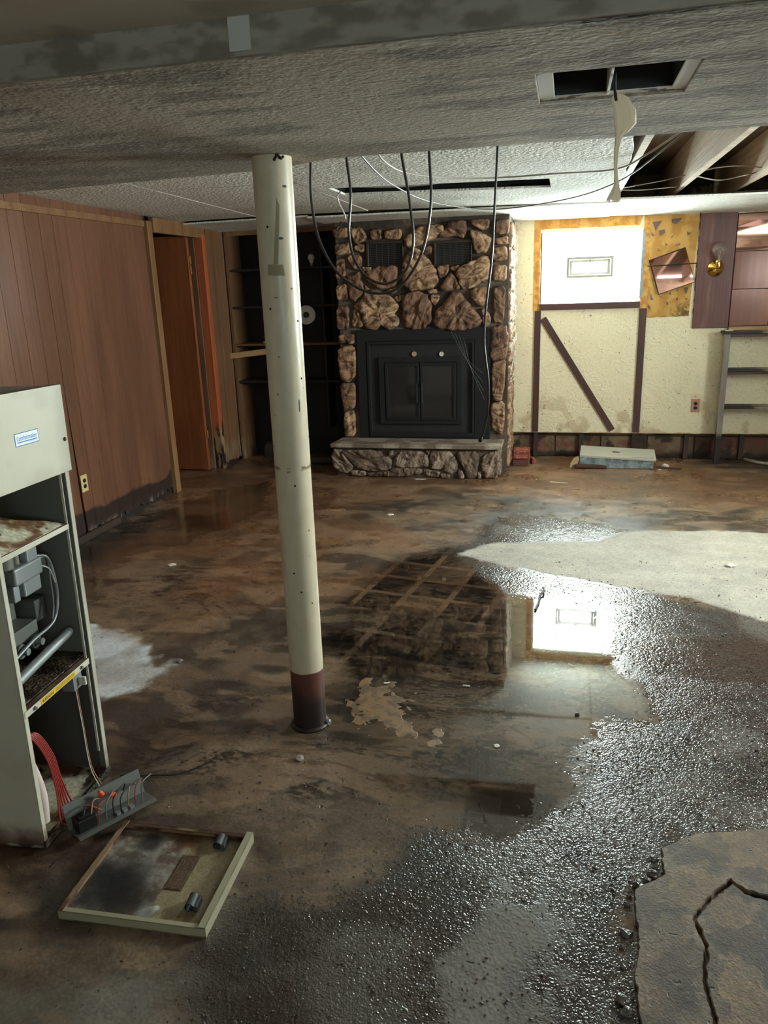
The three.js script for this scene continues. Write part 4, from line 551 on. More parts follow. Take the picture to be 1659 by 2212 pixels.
  // slanting baffle
  { const P = [[0.006, 0.889, -0.006], [0.345, 0.889, -0.010], [0.318, 0.905, -0.05], [0.24, 0.93, -0.10], [0.18, 0.965, -0.17], [0.12, 1.005, -0.25], [0.06, 1.03, -0.30], [0.006, 1.035, -0.31]]; const p = [], ix = []; for (const q of P) p.push(...q); for (const q of P) p.push(q[0], q[1] - 0.003, q[2]); for (let i = 1; i < 7; i++) ix.push(0, i, i + 1, 8, 9 + i, 8 + i); for (let i = 0; i < 8; i++) { const j = (i + 1) % 8; ix.push(i, i + 8, j + 8, i, j + 8, j); } const g = new THREE.BufferGeometry(); g.setAttribute('position', new THREE.Float32BufferAttribute(p, 3)); g.setIndex(ix); const h = g.toNonIndexed(); h.computeVertexNormals(); mesh('baffle', metric(h, 0, -0.85), rustSheet, f); }
  // gas valve
  const v = mesh('gas_valve', merge(bx(0.165, 0.305, 0.745, 0.800, -0.16, -0.075, 0.008), bx(0.205, 0.290, 0.700, 0.76, -0.15, -0.078, 0.006), bx(0.240, 0.295, 0.795, 0.845, -0.14, -0.08, 0.006)), galv, f);
  mesh('regulator', cyl([0.175, 0.80, -0.115], [0.175, 0.838, -0.115], 0.03, 24), innerMetal, v); mesh('solenoid', cyl([0.222, 0.80, -0.11], [0.222, 0.835, -0.11], 0.014, 16), innerMetal, v); mesh('valve_foot', bx(0.155, 0.185, 0.70, 0.75, -0.14, -0.08, 0.004), galv, v);
  mesh('gas_pipe', tube([[0.30, 0.775, -0.16], [0.335, 0.78, -0.17], [0.36, 0.74, -0.19], [0.365, 0.66, -0.24], [0.365, 0.58, -0.28]], 0.02, 30, 12), innerMetal, f);
  mesh('burner_box', merge(bx(0.03, 0.275, 0.600, 0.690, -0.52, -0.17, 0.004), bx(0.03, 0.27, 0.560, 0.606, -0.22, -0.10, 0.003), bx(0.30, 0.355, 0.58, 0.65, -0.5, -0.12, 0.004)), darkGalv, f);
  for (const u of [0.09, 0.165, 0.24]) { const t = mesh('burner_tube', cyl([u, 0.548, -0.34], [u, 0.545, -0.09], 0.022, 18), darkGalv, f); mesh('orifice', cyl([u, 0.545, -0.092], [u, 0.545, -0.07], 0.011, 12), galv, t); }
  mesh('bracket_plate', bx(0.31, 0.352, 0.50, 0.575, -0.16, -0.157, 0.001), galv, f);
  mesh('manifold_pipe', merge(cyl([0.045, 0.508, -0.035], [0.345, 0.530, -0.05], 0.0145, 20), new THREE.SphereGeometry(0.0148, 16, 10).translate(0.345, 0.530, -0.05)), galv, f);
  mesh('floor_tray', bx(0.005, W - 0.006, 0.438, 0.444, D + 0.01, -0.022, 0.001), grime, f);
  for (const [i, P] of [[[0.30, 0.80, -0.09], [0.325, 0.79, -0.075], [0.345, 0.72, -0.07], [0.345, 0.64, -0.07], [0.31, 0.585, -0.07], [0.20, 0.565, -0.075], [0.10, 0.54, -0.08]], [[0.30, 0.795, -0.085], [0.335, 0.78, -0.08], [0.355, 0.70, -0.09], [0.352, 0.62, -0.09], [0.32, 0.585, -0.08]], [[0.30, 0.77, -0.08], [0.325, 0.75, -0.07], [0.340, 0.70, -0.066]]].entries()) mesh('ignition_wire', tube(P, i ? 0.0022 : 0.005, 50, 8), i ? whiteWire : galv, f);
  mesh('paper_tag', bx(0.335, 0.362, 0.745, 0.785, -0.105, -0.104, 0), std({ color: hex(206, 204, 198), roughness: 0.8 }), f);
  // blower compartment
  mesh('divider_plate', bx(0.035, 0.10, 0.25, 0.415, -0.12, -0.117, 0.001), darkGalv, f);
  mesh('blower_shade_back', bx(0.004, W - 0.004, 0.02, 0.437, -0.62, -0.60, 0), shadedSheet, f); mesh('blower_shade_liner', bx(0.0055, 0.008, 0.02, 0.437, -0.6, -0.03, 0), shadedSheet, f); mesh('blower_shade_liner', bx(W - 0.009, W - 0.0055, 0.02, 0.437, -0.6, -0.03, 0), shadedSheet, f);  // lining coloured darker to stand in for the shade inside the compartment
  mesh('base_plate', bx(0.0, W, 0.0, 0.010, D, 0.0, 0.001), rustSheet, f);
  mesh('base_rail', bx(0.0, W, 0.0, 0.022, -0.006, 0.004, 0.001), grime, f);
  const sw = mesh('switch_box', bx(0.268, 0.318, 0.362, 0.415, -0.05, -0.008, 0.002), galv, f); mesh('lever', bx(0.294, 0.304, 0.372, 0.40, -0.008, 0.016, 0.002).rotateX(0.0), whiteWire, sw);
  for (let k = 0; k < 2; k++) mesh('copper_wire', tube([[0.292 + k * 0.008, 0.362, -0.02], [0.285 + k * 0.006, 0.24, -0.01], [0.25 + k * 0.008, 0.10, 0.02], [0.235 + k * 0.012, 0.05, 0.05]], 0.0016, 40, 6), k ? copper : whiteWire, f);
  for (let k = 0; k < 6; k++) mesh('red_wire', tube([[0.02 + k * 0.004, 0.345 - k * 0.006, -0.06], [0.045 + k * 0.005, 0.335, -0.03], [0.08 + k * 0.006, 0.25, -0.01], [0.09 + k * 0.007, 0.14, 0.0], [0.07 + k * 0.014, 0.03 + 0.004 * k, 0.018], [0.10 + k * 0.014, 0.018, 0.03]], 0.0028, 50, 7), redWire, f);
  mesh('insulation', merge(tube([[0.03, 0.30, -0.05], [0.04, 0.22, -0.03], [0.045, 0.14, -0.02], [0.04, 0.06, -0.02]], 0.018, 20, 9)), std({ color: hex(214, 190, 180), roughness: 0.95 }), f);
  mesh('orange_tag', bx(0.028, 0.062, 0.235, 0.325, -0.022, -0.020, 0.0008).rotateY(0.15), orangePlastic, f);
  { const g = []; const r = mulberry(41); for (let i = 0; i < 7; i++) g.push(new THREE.DodecahedronGeometry(0.03 + r() * 0.02, 0).scale(1, 0.7, 0.5).rotateY(r() * 3).translate(0.2 + r() * 0.08, 0.06 + r() * 0.08, -0.25 - r() * 0.1)); mesh('debris_lump', merge(g), innerMetal, f); }
}
// control bracket spilled at the furnace's foot
{
  const t = thing('control_bracket', 'galvanized bracket of tangled wires and orange wire nuts at furnace foot', 'bracket', [-1.315, 0.0, -1.735]); t.rotation.y = Math.atan2(0.215, 0.13); // local x runs along its length
  const s = [[-0.035, 0.012], [0.03, 0.022], [0.045, 0.020], [0.047, 0.023], [0.031, 0.026], [-0.034, 0.016], [-0.060, 0.088], [-0.063, 0.087]];
  const g = prism(s.map(p => [p[0], p[1]]), 0.25, 0.0004); g.translate(0, 0, -0.125); g.rotateY(Math.PI / 2); g.scale(1, 1, -1); g.rotateY(0); const gi = g.toNonIndexed ? g : g; gi.computeVertexNormals(); const flip = gi.attributes.position; for (let i = 0; i < flip.count; i += 3) { const a = [flip.getX(i), flip.getY(i), flip.getZ(i)], b = [flip.getX(i + 1), flip.getY(i + 1), flip.getZ(i + 1)]; flip.setXYZ(i, ...b); flip.setXYZ(i + 1, ...a); } gi.computeVertexNormals();
  mesh('bracket_sheet', metric(gi), darkGalv, t);
  mesh('transformer', merge(bx(-0.115, -0.055, 0.02, 0.062, -0.03, 0.018, 0.004), bx(-0.105, -0.065, 0.024, 0.07, -0.02, 0.008, 0.003)), blackWire, t);
  for (const [x, y, z, a] of [[-0.01, 0.075, -0.035, 0.4], [0.025, 0.066, -0.02, 1.2]]) { const w = mesh('wire_nut', lathe([[0, 0], [0.008, 0], [0.0085, 0.004], [0.0075, 0.014], [0.005, 0.021], [0, 0.022]], 12).rotateZ(a).translate(x, y, z), orangePlastic, t); }
  const r = mulberry(12); for (let k = 0; k < 9; k++) { const x = -0.10 + k * 0.024; mesh('wire', tube([[x, 0.024, 0.015], [x + 0.01, 0.06 + r() * 0.03, 0.005], [x + 0.03 + r() * 0.04, 0.07 + r() * 0.02, -0.02], [x + 0.06, 0.05 + r() * 0.03, -0.035]], 0.002, 26, 6), [blackWire, copper, redWire, darkGalv, blackWire][k % 5], t); }
  mesh('wire', tube([[-0.02, 0.03, -0.03], [-0.06, 0.06, -0.05], [-0.12, 0.05, -0.06], [-0.17, 0.02, -0.05]], 0.003, 30, 6), copper, t);
  for (let k = 0; k < 3; k++) mesh('terminal', bx(0.0 + k * 0.022, 0.014 + k * 0.022, 0.024, 0.034, 0.012, 0.028, 0.001), galv, t);
}
solo('loose_wire', 'thin stiff black wire curving across the floor beside the bracket', 'wire', tube([[-1.395, 0.03, -1.905], [-1.35, 0.012, -1.935], [-1.305, 0.006, -1.955], [-1.23, 0.005, -1.974], [-1.182, 0.006, -2.014], [-1.139, 0.010, -2.06]], 0.0026, 60, 8), std({ color: hex(46, 40, 36), roughness: 0.4 }));
// furnace door lying on the floor, inside up
{
  const t = thing('furnace_door', 'cream furnace door lying inside-up, stained black and rusty', 'furnace door', [-1.043, 0, -1.54]); t.rotation.y = 0.045;
  const w = 0.205, d = 0.176;
  const stainFn = (x, y) => {
    const f = fbm(x * 9 + 3, y * 9, 4), g = fbm(x * 30, y * 30, 4), n = vn(x * 220, y * 220); let c = mix3(C(152, 138, 106), C(128, 108, 78), ss(0.4, 0.6, f));
    const felt = ss(0.028, 0.012, x + 0.02 * (f - 0.5)); c = mix3(c, mix3(C(166, 158, 150), C(110, 96, 84), ss(0.35, 0.65, g)), felt * 0.9);
    const mold = ss(0.115, 0.03, Math.hypot((x + 0.115) * 0.9, (y - 0.055) * 0.75) + 0.10 * (f - 0.5)); c = mix3(c, C(30, 30, 30), mold * felt * 0.95);
    const m2 = ss(0.05, 0.015, Math.hypot(x + 0.10, y + 0.125) + 0.04 * (g - 0.5)); c = mix3(c, C(40, 40, 40), m2 * 0.8);
    const rust = ss(0.50, 0.66, fbm(x * 7 + 31, y * 6 + 2, 4)) * ss(-0.10, 0.02, x) * ss(0.09, 0.02, x); c = mix3(c, C(92, 54, 30), rust * 0.8);
    const patch = (x > 0.02 && x < 0.075 && y > -0.09 && y < 0.045) ? 1 : 0; c = mix3(c, mix3(C(104, 80, 58), C(60, 44, 34), ss(0.4, 0.6, g)), patch * 0.7);
    const rim = ss(0.02, 0.0, 0.176 - Math.abs(y) + 0.02 * (f - 0.5)); c = mix3(c, C(86, 52, 34), rim * 0.7);
    return [...sc3(c, 0.9 + 0.2 * n), 0.55, g];
  };
  mesh('sheet', bx(-w, w, 0.001, 0.004, -d, d, 0), std({ ...surface(640, 540, 0.41, 0.352, stainFn, { ox: -0.205, oy: -0.176, bump: 0.002 }), roughness: 0.5 }), t);
  mesh('flange', merge(bx(-w, w, 0.0, 0.027, d - 0.003, d, 0.001), bx(-w + 0.01, w - 0.02, 0.024, 0.027, d - 0.016, d, 0.001)), cream.clone(), t); t.children[1].material.map = null; t.children[1].material.color = hex(168, 160, 132);
  mesh('flange', merge(bx(w - 0.003, w, 0.0, 0.033, -d, d, 0.001), bx(w - 0.020, w, 0.030, 0.033, -d, d, 0.001)), t.children[1].material, t);
  const rustRim = std({ ...surface(256, 128, 0.4, 0.2, (x, y) => { const q = fbm(x * 18, y * 18, 4); return [...mix3(C(140, 112, 80), C(78, 46, 32), ss(0.35, 0.6, q)), 0.7, q]; }), roughness: 0.7 });
  mesh('flange', merge(bx(-w, -w + 0.003, 0, 0.030, -d, d, 0.001), bx(-w, -w + 0.016, 0.027, 0.030, -d, d, 0.001)), rustRim, t); mesh('flange', merge(bx(-w, w, 0, 0.024, -d, -d + 0.003, 0.001), bx(-w, w - 0.01, 0.021, 0.024, -d, -d + 0.013, 0.001)), rustRim, t);
  mesh('screen_patch', bx(0.024, 0.070, 0.004, 0.0055, -0.085, 0.04, 0.0005), std({ ...surface(128, 256, 0.05, 0.13, (x, y) => { const q = vn(x * 700, y * 700); return [...sc3(C(98, 76, 56), 0.6 + 0.8 * q), 0.8, q]; }, { bump: 0.001 }), roughness: 0.8 }), t);
  const clipMat = std({ color: hex(70, 72, 76), roughness: 0.4 });
  for (const [x, z] of [[0.112, -0.142], [0.128, 0.086]]) { const c = mesh('clip', merge(new THREE.CylinderGeometry(0.013, 0.013, 0.042, 20, 1, true, 0.5, 5.3).rotateX(Math.PI / 2).translate(0, 0.017, 0), new THREE.CylinderGeometry(0.0105, 0.0105, 0.042, 20, 1, true, 0.5, 5.3).rotateX(Math.PI / 2).translate(0, 0.017, 0), bx(0.010, 0.020, 0.004, 0.022, -0.021, 0.021, 0.001), bx(-0.005, 0.022, 0.004, 0.008, -0.021, 0.021, 0.001)), clipMat, t); c.position.set(x, 0, z); c.rotation.y = 0.08; }
}
{ // clear crumpled wrapper on the door's near rim
  const g = new THREE.SphereGeometry(1, 18, 12), p = g.attributes.position; for (let i = 0; i < p.count; i++) { const x = p.getX(i), y = p.getY(i), z = p.getZ(i), k = 0.75 + 0.5 * vn(x * 4 + 9, z * 4 + y * 3); p.setXYZ(i, x * k * 0.018, 0.009 + y * k * 0.009, z * k * 0.034); } g.computeVertexNormals(); g.rotateY(-0.7);
  const m = solo('plastic_wrapper', 'crumpled clear plastic wrapper on the fallen furnace door', 'wrapper', g, phys({ color: hex(240, 240, 240), roughness: 0.1, transmission: 0.85, thickness: 0, ior: 1.5 })); m.position.set(-1.015, 0.005, -1.405);
}

/* ---------- cables and wires ---------- */
const cableMat = std({ color: hex(40, 32, 30), roughness: 0.3 }), romex = std({ color: hex(150, 140, 126), roughness: 0.5 }), darkRomex = std({ color: hex(82, 74, 66), roughness: 0.5 });
solo('hanging_cable', 'black cable drooping in the wider loop before the fireplace', 'cable', tube([[-1.028, 2.135, -3.2], [-1.03, 2.059, -3.2], [-1.036, 1.911, -3.2], [-1.011, 1.748, -3.2], [-0.929, 1.608, -3.2], [-0.802, 1.535, -3.2], [-0.693, 1.544, -3.2], [-0.593, 1.658, -3.2], [-0.542, 1.849, -3.2], [-0.544, 2.051, -3.2], [-0.545, 2.13, -3.2]], 0.0058, 140, 10), cableMat);
solo('hanging_cable', 'black cable drooping in the narrower inner loop before the fireplace', 'cable', tube([[-0.892, 2.135, -3.24], [-0.89, 2.058, -3.24], [-0.879, 1.92, -3.24], [-0.894, 1.779, -3.24], [-0.875, 1.67, -3.24], [-0.819, 1.594, -3.24], [-0.741, 1.568, -3.24], [-0.665, 1.607, -3.24], [-0.624, 1.713, -3.24], [-0.635, 1.888, -3.24], [-0.662, 2.056, -3.24], [-0.668, 2.13, -3.24]], 0.0056, 140, 10), cableMat);
{
  const t = thing('hanging_cable', 'single long black cable hanging straight down before the fireplace', 'cable', [-0.28, 2.12, -3.2]), P = [[-0.277, 2.125], [-0.279, 2.053], [-0.289, 1.835], [-0.299, 1.646], [-0.32, 1.469], [-0.327, 1.322], [-0.309, 1.152], [-0.314, 1.016], [-0.337, 0.922]];
  mesh('sheath', tube(P.map(p => [p[0] + 0.28, p[1] - 2.12, 0]), 0.0048, 140, 10), cableMat, t); mesh('plug_end', lathe([[0, 0], [0.008, 0.004], [0.009, 0.014], [0.007, 0.026], [0, 0.028]], 12).rotateZ(-0.35).translate(-0.066, -1.215, 0), black, t);
}
solo('ceiling_wire', 'pale thin wire strung across the ceiling over the fixture slot', 'wire', tube([[-0.80, 2.115, -3.35], [-0.795, 2.08, -3.5], [-0.73, 2.07, -3.92], [-0.446, 2.07, -4.192], [-0.078, 2.07, -4.203], [0.209, 2.07, -4.18], [0.33, 2.09, -3.9], [0.50, 2.16, -3.5], [0.72, 2.26, -3.2]], 0.0042, 110, 7), romex);
solo('ceiling_wire', 'darker thin wire sagging lowest across the ceiling toward the hole', 'wire', tube([[-0.86, 2.115, -3.2], [-0.853, 2.08, -3.35], [-0.896, 2.06, -4.153], [-0.82, 2.06, -5.198], [-0.518, 2.06, -5.795], [-0.097, 2.06, -5.486], [0.236, 2.06, -4.663], [0.43, 2.12, -3.8], [0.66, 2.25, -3.2]], 0.0042, 120, 7), darkRomex);
for (const [i, P] of [[[0.30, 2.14, -5.75], [0.42, 2.14, -5.6], [0.55, 2.15, -5.55], [0.70, 2.17, -5.5]], [[0.335, 2.135, -5.79], [0.45, 2.128, -5.79], [0.58, 2.13, -5.78], [0.70, 2.135, -5.78]], [[0.74, 2.17, -5.4], [0.86, 2.18, -5.3], [1.0, 2.18, -5.3], [1.11, 2.17, -5.35]], [[0.74, 2.16, -5.45], [0.9, 2.13, -5.5], [1.02, 2.14, -5.45], [1.11, 2.16, -5.5]], [[0.30, 2.22, -3.9], [0.5, 2.2, -3.9], [0.70, 2.2, -4.0]]].entries()) solo('joist_wire', ['grey wire at the torn ceiling edge before the joist, upper strand', 'grey wire at the torn ceiling edge before the joist, lower strand', 'grey wire between the two joists, upper strand', 'grey wire between the two joists, lower strand', 'thin grey wire near the soffit inside the ceiling hole'][i], 'wire', tube(P, 0.0035, 40, 6), romex, 'wires in the ceiling hole');
{
  const t = thing('fixture_wire', 'white wire with bare split ends dangling from the fixture slot', 'wire', [-1.39, 2.12, -4.88]), o = p => [p[0] + 1.39, p[1] - 2.12, p[2] + 4.88];
  mesh('sheath', tube([[-1.385, 2.13, -4.86], [-1.41, 2.11, -4.88], [-1.406, 2.066, -4.9], [-1.373, 1.996, -4.9], [-1.37, 1.975, -4.9]].map(o), 0.005, 40, 7), whiteWire, t);
  mesh('conductor', tube([[-1.37, 1.98, -4.9], [-1.40, 1.95, -4.9], [-1.431, 1.915, -4.9]].map(o), 0.002, 16, 6), copper, t); mesh('conductor', tube([[-1.37, 1.98, -4.9], [-1.355, 1.94, -4.9], [-1.325, 1.912, -4.9], [-1.31, 1.92, -4.9]].map(o), 0.002, 16, 6), copper, t);
  mesh('connector', cyl(o([-1.395, 1.957, -4.9]), o([-1.413, 1.935, -4.9]), 0.007, 10), blackWire, t); mesh('connector', cyl(o([-1.353, 1.945, -4.9]), o([-1.343, 1.922, -4.9]), 0.006, 10), blackWire, t);
}
// sagging diffuser inside the fixture slot and black tray above it
{
  const t = thing('ceiling_fixture', 'open recessed fixture slot with sagging grey diffuser sheet', 'light fixture', [-0.76, 2.13, -4.86]);
  mesh('tray', merge(bx(-0.66, 0.66, 0.08, 0.085, -0.22, 0.22, 0), bx(-0.66, -0.655, 0.006, 0.08, -0.22, 0.22, 0), bx(0.655, 0.66, 0.006, 0.08, -0.22, 0.22, 0), bx(-0.66, 0.66, 0.006, 0.08, -0.22, -0.215, 0), bx(-0.66, 0.66, 0.006, 0.08, 0.215, 0.22, 0)), black, t);
  const P = [], I2 = []; const n = 20; for (let i = 0; i <= n; i++) for (let j = 0; j <= 4; j++) { const u = i / n, v = j / 4; P.push(mix(-0.62, 0.40, u), 0.035 - 0.03 * Math.sin(Math.PI * Math.min(1, u * 1.1)) + 0.02 * u, mix(-0.10, 0.20 - 0.06 * u, v)); } for (let i = 0; i < n; i++) for (let j = 0; j < 4; j++) { const q = i * 5 + j; I2.push(q, q + 5, q + 6, q, q + 6, q + 1); } const g = new THREE.BufferGeometry(); g.setAttribute('position', new THREE.Float32BufferAttribute(P, 3)); g.setIndex(I2); g.computeVertexNormals(); mesh('diffuser_sheet', metric(g), std({ color: hex(150, 144, 132), roughness: 0.7 }), t);
  const s = thing('vent_boot', 'metal duct opening in the soffit with pale torn frame', 'vent', [0.08, 1.94, -1.82]);
  const worn = std({ ...surface(512, 256, 0.4, 0.3, (x, y) => { const q = fbm(x * 26, y * 26, 4); return [...mix3(C(236, 230, 216), C(110, 98, 84), ss(0.58, 0.70, q)), 0.7, q]; }), roughness: 0.7 });
  mesh('frame', metric(prism([[-0.155, -0.135], [0.153, -0.135], [0.153, 0.130], [-0.155, 0.130]], 0.004, 0.001, [[[-0.122, -0.112], [0.124, -0.112], [0.124, 0.100], [-0.122, 0.100]]]).rotateX(-Math.PI / 2).translate(0, 0.004, 0)), worn, s);
  mesh('duct', merge(bx(-0.128, -0.124, 0.008, 0.13, -0.12, 0.12, 0), bx(0.126, 0.130, 0.008, 0.13, -0.12, 0.12, 0), bx(-0.128, 0.13, 0.008, 0.13, -0.124, -0.12, 0), bx(-0.128, 0.13, 0.008, 0.13, 0.116, 0.12, 0), bx(-0.128, 0.13, 0.126, 0.13, -0.12, 0.12, 0)), std({ color: hex(60, 58, 56), roughness: 0.6, metalness: 0.3 }), s);
  mesh('divider', bx(-0.012, -0.006, 0.0, 0.05, -0.10, 0.115, 0.001), worn, s); mesh('hook', tube([[0.0, 0.02, 0.0], [0.002, -0.01, -0.01], [0.006, -0.03, -0.015]], 0.003, 14, 6), black, s);
}
// torn cloth hanging from the duct opening
{
  const rows = [[1.925, 0.004, 0.012], [1.915, 0.016, 0.016], [1.89, 0.020, 0.019], [1.865, 0.019, 0.02], [1.85, 0.012, 0.016], [1.842, 0.006, 0.006], [1.82, 0.0045, 0.004], [1.79, 0.0035, 0.003], [1.765, 0.0035, 0.003], [1.745, 0.005, 0.004], [1.73, 0.010, 0.006], [1.716, 0.013, 0.006]];
  const cx = [0.088, 0.092, 0.103, 0.105, 0.100, 0.095, 0.092, 0.0915, 0.0935, 0.0955, 0.094, 0.091], P = [], ix = [], n = 22;
  rows.forEach(([y, a, b], r) => { for (let k = 0; k < n; k++) { const q = k / n * Math.PI * 2, fold = 1 + 0.28 * Math.sin(q * 5 + r * 0.5); P.push(cx[r] + a * fold * Math.cos(q), y + (r === 11 ? rr(-0.006, 0.004) : 0), -1.84 + b * 0.5 * fold * Math.sin(q)); } });
  for (let r = 0; r < 11; r++) for (let k = 0; k < n; k++) { const a = r * n + k, b = r * n + (k + 1) % n; ix.push(a, b, b + n, a, b + n, a + n); }
  const g = new THREE.BufferGeometry(); g.setAttribute('position', new THREE.Float32BufferAttribute(P, 3)); g.setIndex(ix); g.computeVertexNormals();
  solo('torn_cloth', 'torn cream cloth strip hanging from the duct opening in the soffit', 'cloth', metric(g), phys({ color: hex(238, 226, 202), roughness: 0.95, transmission: 0.35, thickness: 0 }));
}

/* ---------- right part of the back wall ---------- */
const mirrorMat = std({ color: hex(232, 186, 174), roughness: 0.03, metalness: 1 }), shardMat = std({ color: hex(96, 72, 66), roughness: 0.2, metalness: 0.5 });
{
  const adhesiveFn = (x, y) => { const f = fbm(x * 14, y * 14, 4); let c = mix3(C(206, 158, 86), C(182, 132, 66), ss(0.4, 0.65, f)); const m = ss(1.36, 1.25, y + 0.12 * (fbm(x * 12, y * 12, 4) - 0.5)) * ss(0.72, 0.98, x + 0.15 * (f - 0.5)); c = mix3(c, C(92, 76, 52), m * ss(0.4, 0.6, fbm(x * 40, y * 30, 3)) * 0.9); return [...c, 0.9, f]; };
  const t = structure('trim_8', 'bare ochre panel with scattered mirror shards', 'panel');
  mesh('panel', metric(prism([...ragged([0.659, 1.236], [1.03, 1.24], 12, 0.004), [1.03, 2.1], [0.659, 2.1]], 0.006, 0.001).translate(0, 0, -7.022)), std({ ...surface(384, 768, 0.5, 1.0, adhesiveFn, { ox: 0.6, oy: 1.15, bump: 0.002 }), roughness: 0.9 }), t);
  const SH = [[[0.663, 2.0], [0.736, 2.003], [0.692, 1.93]], [[0.719, 1.934], [0.764, 1.938], [0.769, 1.911], [0.725, 1.889]], [[0.81, 2.017], [0.894, 2.019], [0.85, 1.973], [0.815, 1.987]], [[0.938, 1.912], [0.972, 1.901], [0.944, 1.881]], [[0.812, 1.863], [0.843, 1.895], [0.82, 1.881]], [[0.768, 1.832], [0.793, 1.822], [0.782, 1.807]], [[0.846, 1.807], [0.891, 1.823], [0.891, 1.811]], [[0.711, 1.77], [0.719, 1.794], [0.742, 1.772]], [[0.658, 1.925], [0.685, 1.893], [0.664, 1.891]], [[0.944, 1.47], [0.983, 1.475], [0.966, 1.419], [0.955, 1.438]], [[0.889, 1.462], [0.904, 1.462], [0.896, 1.443]], [[0.829, 1.43], [0.841, 1.442], [0.849, 1.42], [0.84, 1.414]], [[0.747, 1.413], [0.762, 1.41], [0.783, 1.387]], [[0.683, 1.434], [0.708, 1.38], [0.686, 1.377]], [[0.886, 1.378], [0.903, 1.399], [0.902, 1.371]], [[0.953, 1.385], [0.984, 1.381], [0.972, 1.372]], [[0.812, 1.367], [0.831, 1.357], [0.83, 1.335], [0.815, 1.338]], [[0.666, 1.346], [0.69, 1.32], [0.675, 1.301]], [[0.914, 1.333], [0.946, 1.347], [0.932, 1.335]]];
  for (const s of SH) mesh('mirror_shard', prism(s, 0.003).translate(0, 0, -7.016), shardMat, t);
  const m = thing('mirror_tile', 'tilted bronze mirror tile hanging cracked on the ochre panel', 'mirror', [0.834, 1.61, -6.998]); m.rotation.order = 'YXZ'; m.rotation.set(-0.07, 0, 0.318);
  const piece = (P) => prism(P, 0.005, 0.0008); mesh('glass', piece([[-0.14, -0.148], [0.148, -0.148], [0.148, 0.0], [-0.136, 0.085]].map(p => p)), mirrorMat, m); mesh('glass', piece([[-0.136, 0.092], [0.148, 0.006], [0.148, 0.132], [-0.133, 0.138]]).translate(0, 0, 0.004), mirrorMat, m);
  mesh('backing', bx(-0.146, 0.152, -0.153, 0.143, -0.006, 0.0, 0.001), black, m); const rod = mesh('crack_rod', cyl([-0.17, 0.10, 0.012], [0.20, -0.012, 0.012], 0.004, 8), black, m);
}
structure('trim_9', 'wide dark red-brown board carrying the brass sconce', 'board', bx(1.033, 1.314, 1.138, 2.15, -7.022, -7.000, 0.004), darkBoard);
for (let k = 0; k < 9; k++) { const y = 1.25 + k * 0.095 + rr(-0.01, 0.01); mesh('nail_gap', bx(1.0295, 1.0335, y, y + rr(0.02, 0.06), -7.018, -7.008, 0.0005), black, scene.getObjectByName('trim_8')); }
{
  const s = thing('wall_sconce', 'polished brass sconce with a clear globe bulb', 'sconce', [1.175, 1.615, -7.0]); const brass = std({ color: hex(214, 176, 92), roughness: 0.12, metalness: 1 });
  mesh('back_plate', lathe([[0, 0], [0.062, 0], [0.064, 0.006], [0.058, 0.012], [0.05, 0.016], [0.03, 0.034], [0, 0.038]], 40).rotateX(Math.PI / 2), brass, s);
  mesh('cup', lathe([[0, -0.01], [0.022, -0.01], [0.024, 0.0], [0.026, 0.03], [0.025, 0.055], [0.020, 0.056], [0.018, 0.02], [0, 0.02]], 28).translate(0.01, 0.005, 0.055), brass, s);
  const b = mesh('globe_bulb', lathe([[0.014, 0.06], [0.016, 0.07], [0.026, 0.082], [0.046, 0.100], [0.060, 0.125], [0.063, 0.145], [0.056, 0.172], [0.040, 0.192], [0.018, 0.203], [0, 0.205]], 36).translate(0.012, 0, 0.055), phys({ color: hex(226, 216, 210), roughness: 0.03, transmission: 0.86, thickness: 0, ior: 1.5 }), s);
  mesh('stem', merge(cyl([0.012, 0.03, 0.055], [0.012, 0.10, 0.055], 0.004, 8), tube([[0.0, 0.125, 0.055], [0.008, 0.135, 0.055], [0.016, 0.135, 0.055], [0.024, 0.125, 0.055]], 0.001, 12, 5), cyl([0.012, 0.10, 0.055], [0.0, 0.125, 0.055], 0.001, 5), cyl([0.012, 0.10, 0.055], [0.024, 0.125, 0.055], 0.001, 5)), whiteWire, b);
  mesh('base_cap', cyl([0.012, 0.05, 0.055], [0.012, 0.066, 0.055], 0.0145, 16), std({ color: hex(190, 188, 180), roughness: 0.3, metalness: 0.9 }), b);
}
{
  const m = thing('mirror_wall', 'bronze mirror tiles above the ledge at the frame edge', 'mirror', [1.318, 1.15, -7.012]);
  for (let r = 0; r < 3; r++) for (let c = 0; c < 4; c++) { const t = mesh('mirror_tile', prism(rect(0.0015, 0.301, 0.0015, r === 2 ? 0.285 : 0.293), 0.005, 0.0015), mirrorMat, m); t.position.set(c * 0.305 - (c === 0 ? 0.0 : 0.0) , r * 0.296, 0); t.rotation.set(rr(-0.006, 0.006), rr(-0.008, 0.008), 0); }
  mesh('backing', bx(-0.004, 1.22, -0.004, 0.885, -0.012, -0.006, 0), black, m);
}
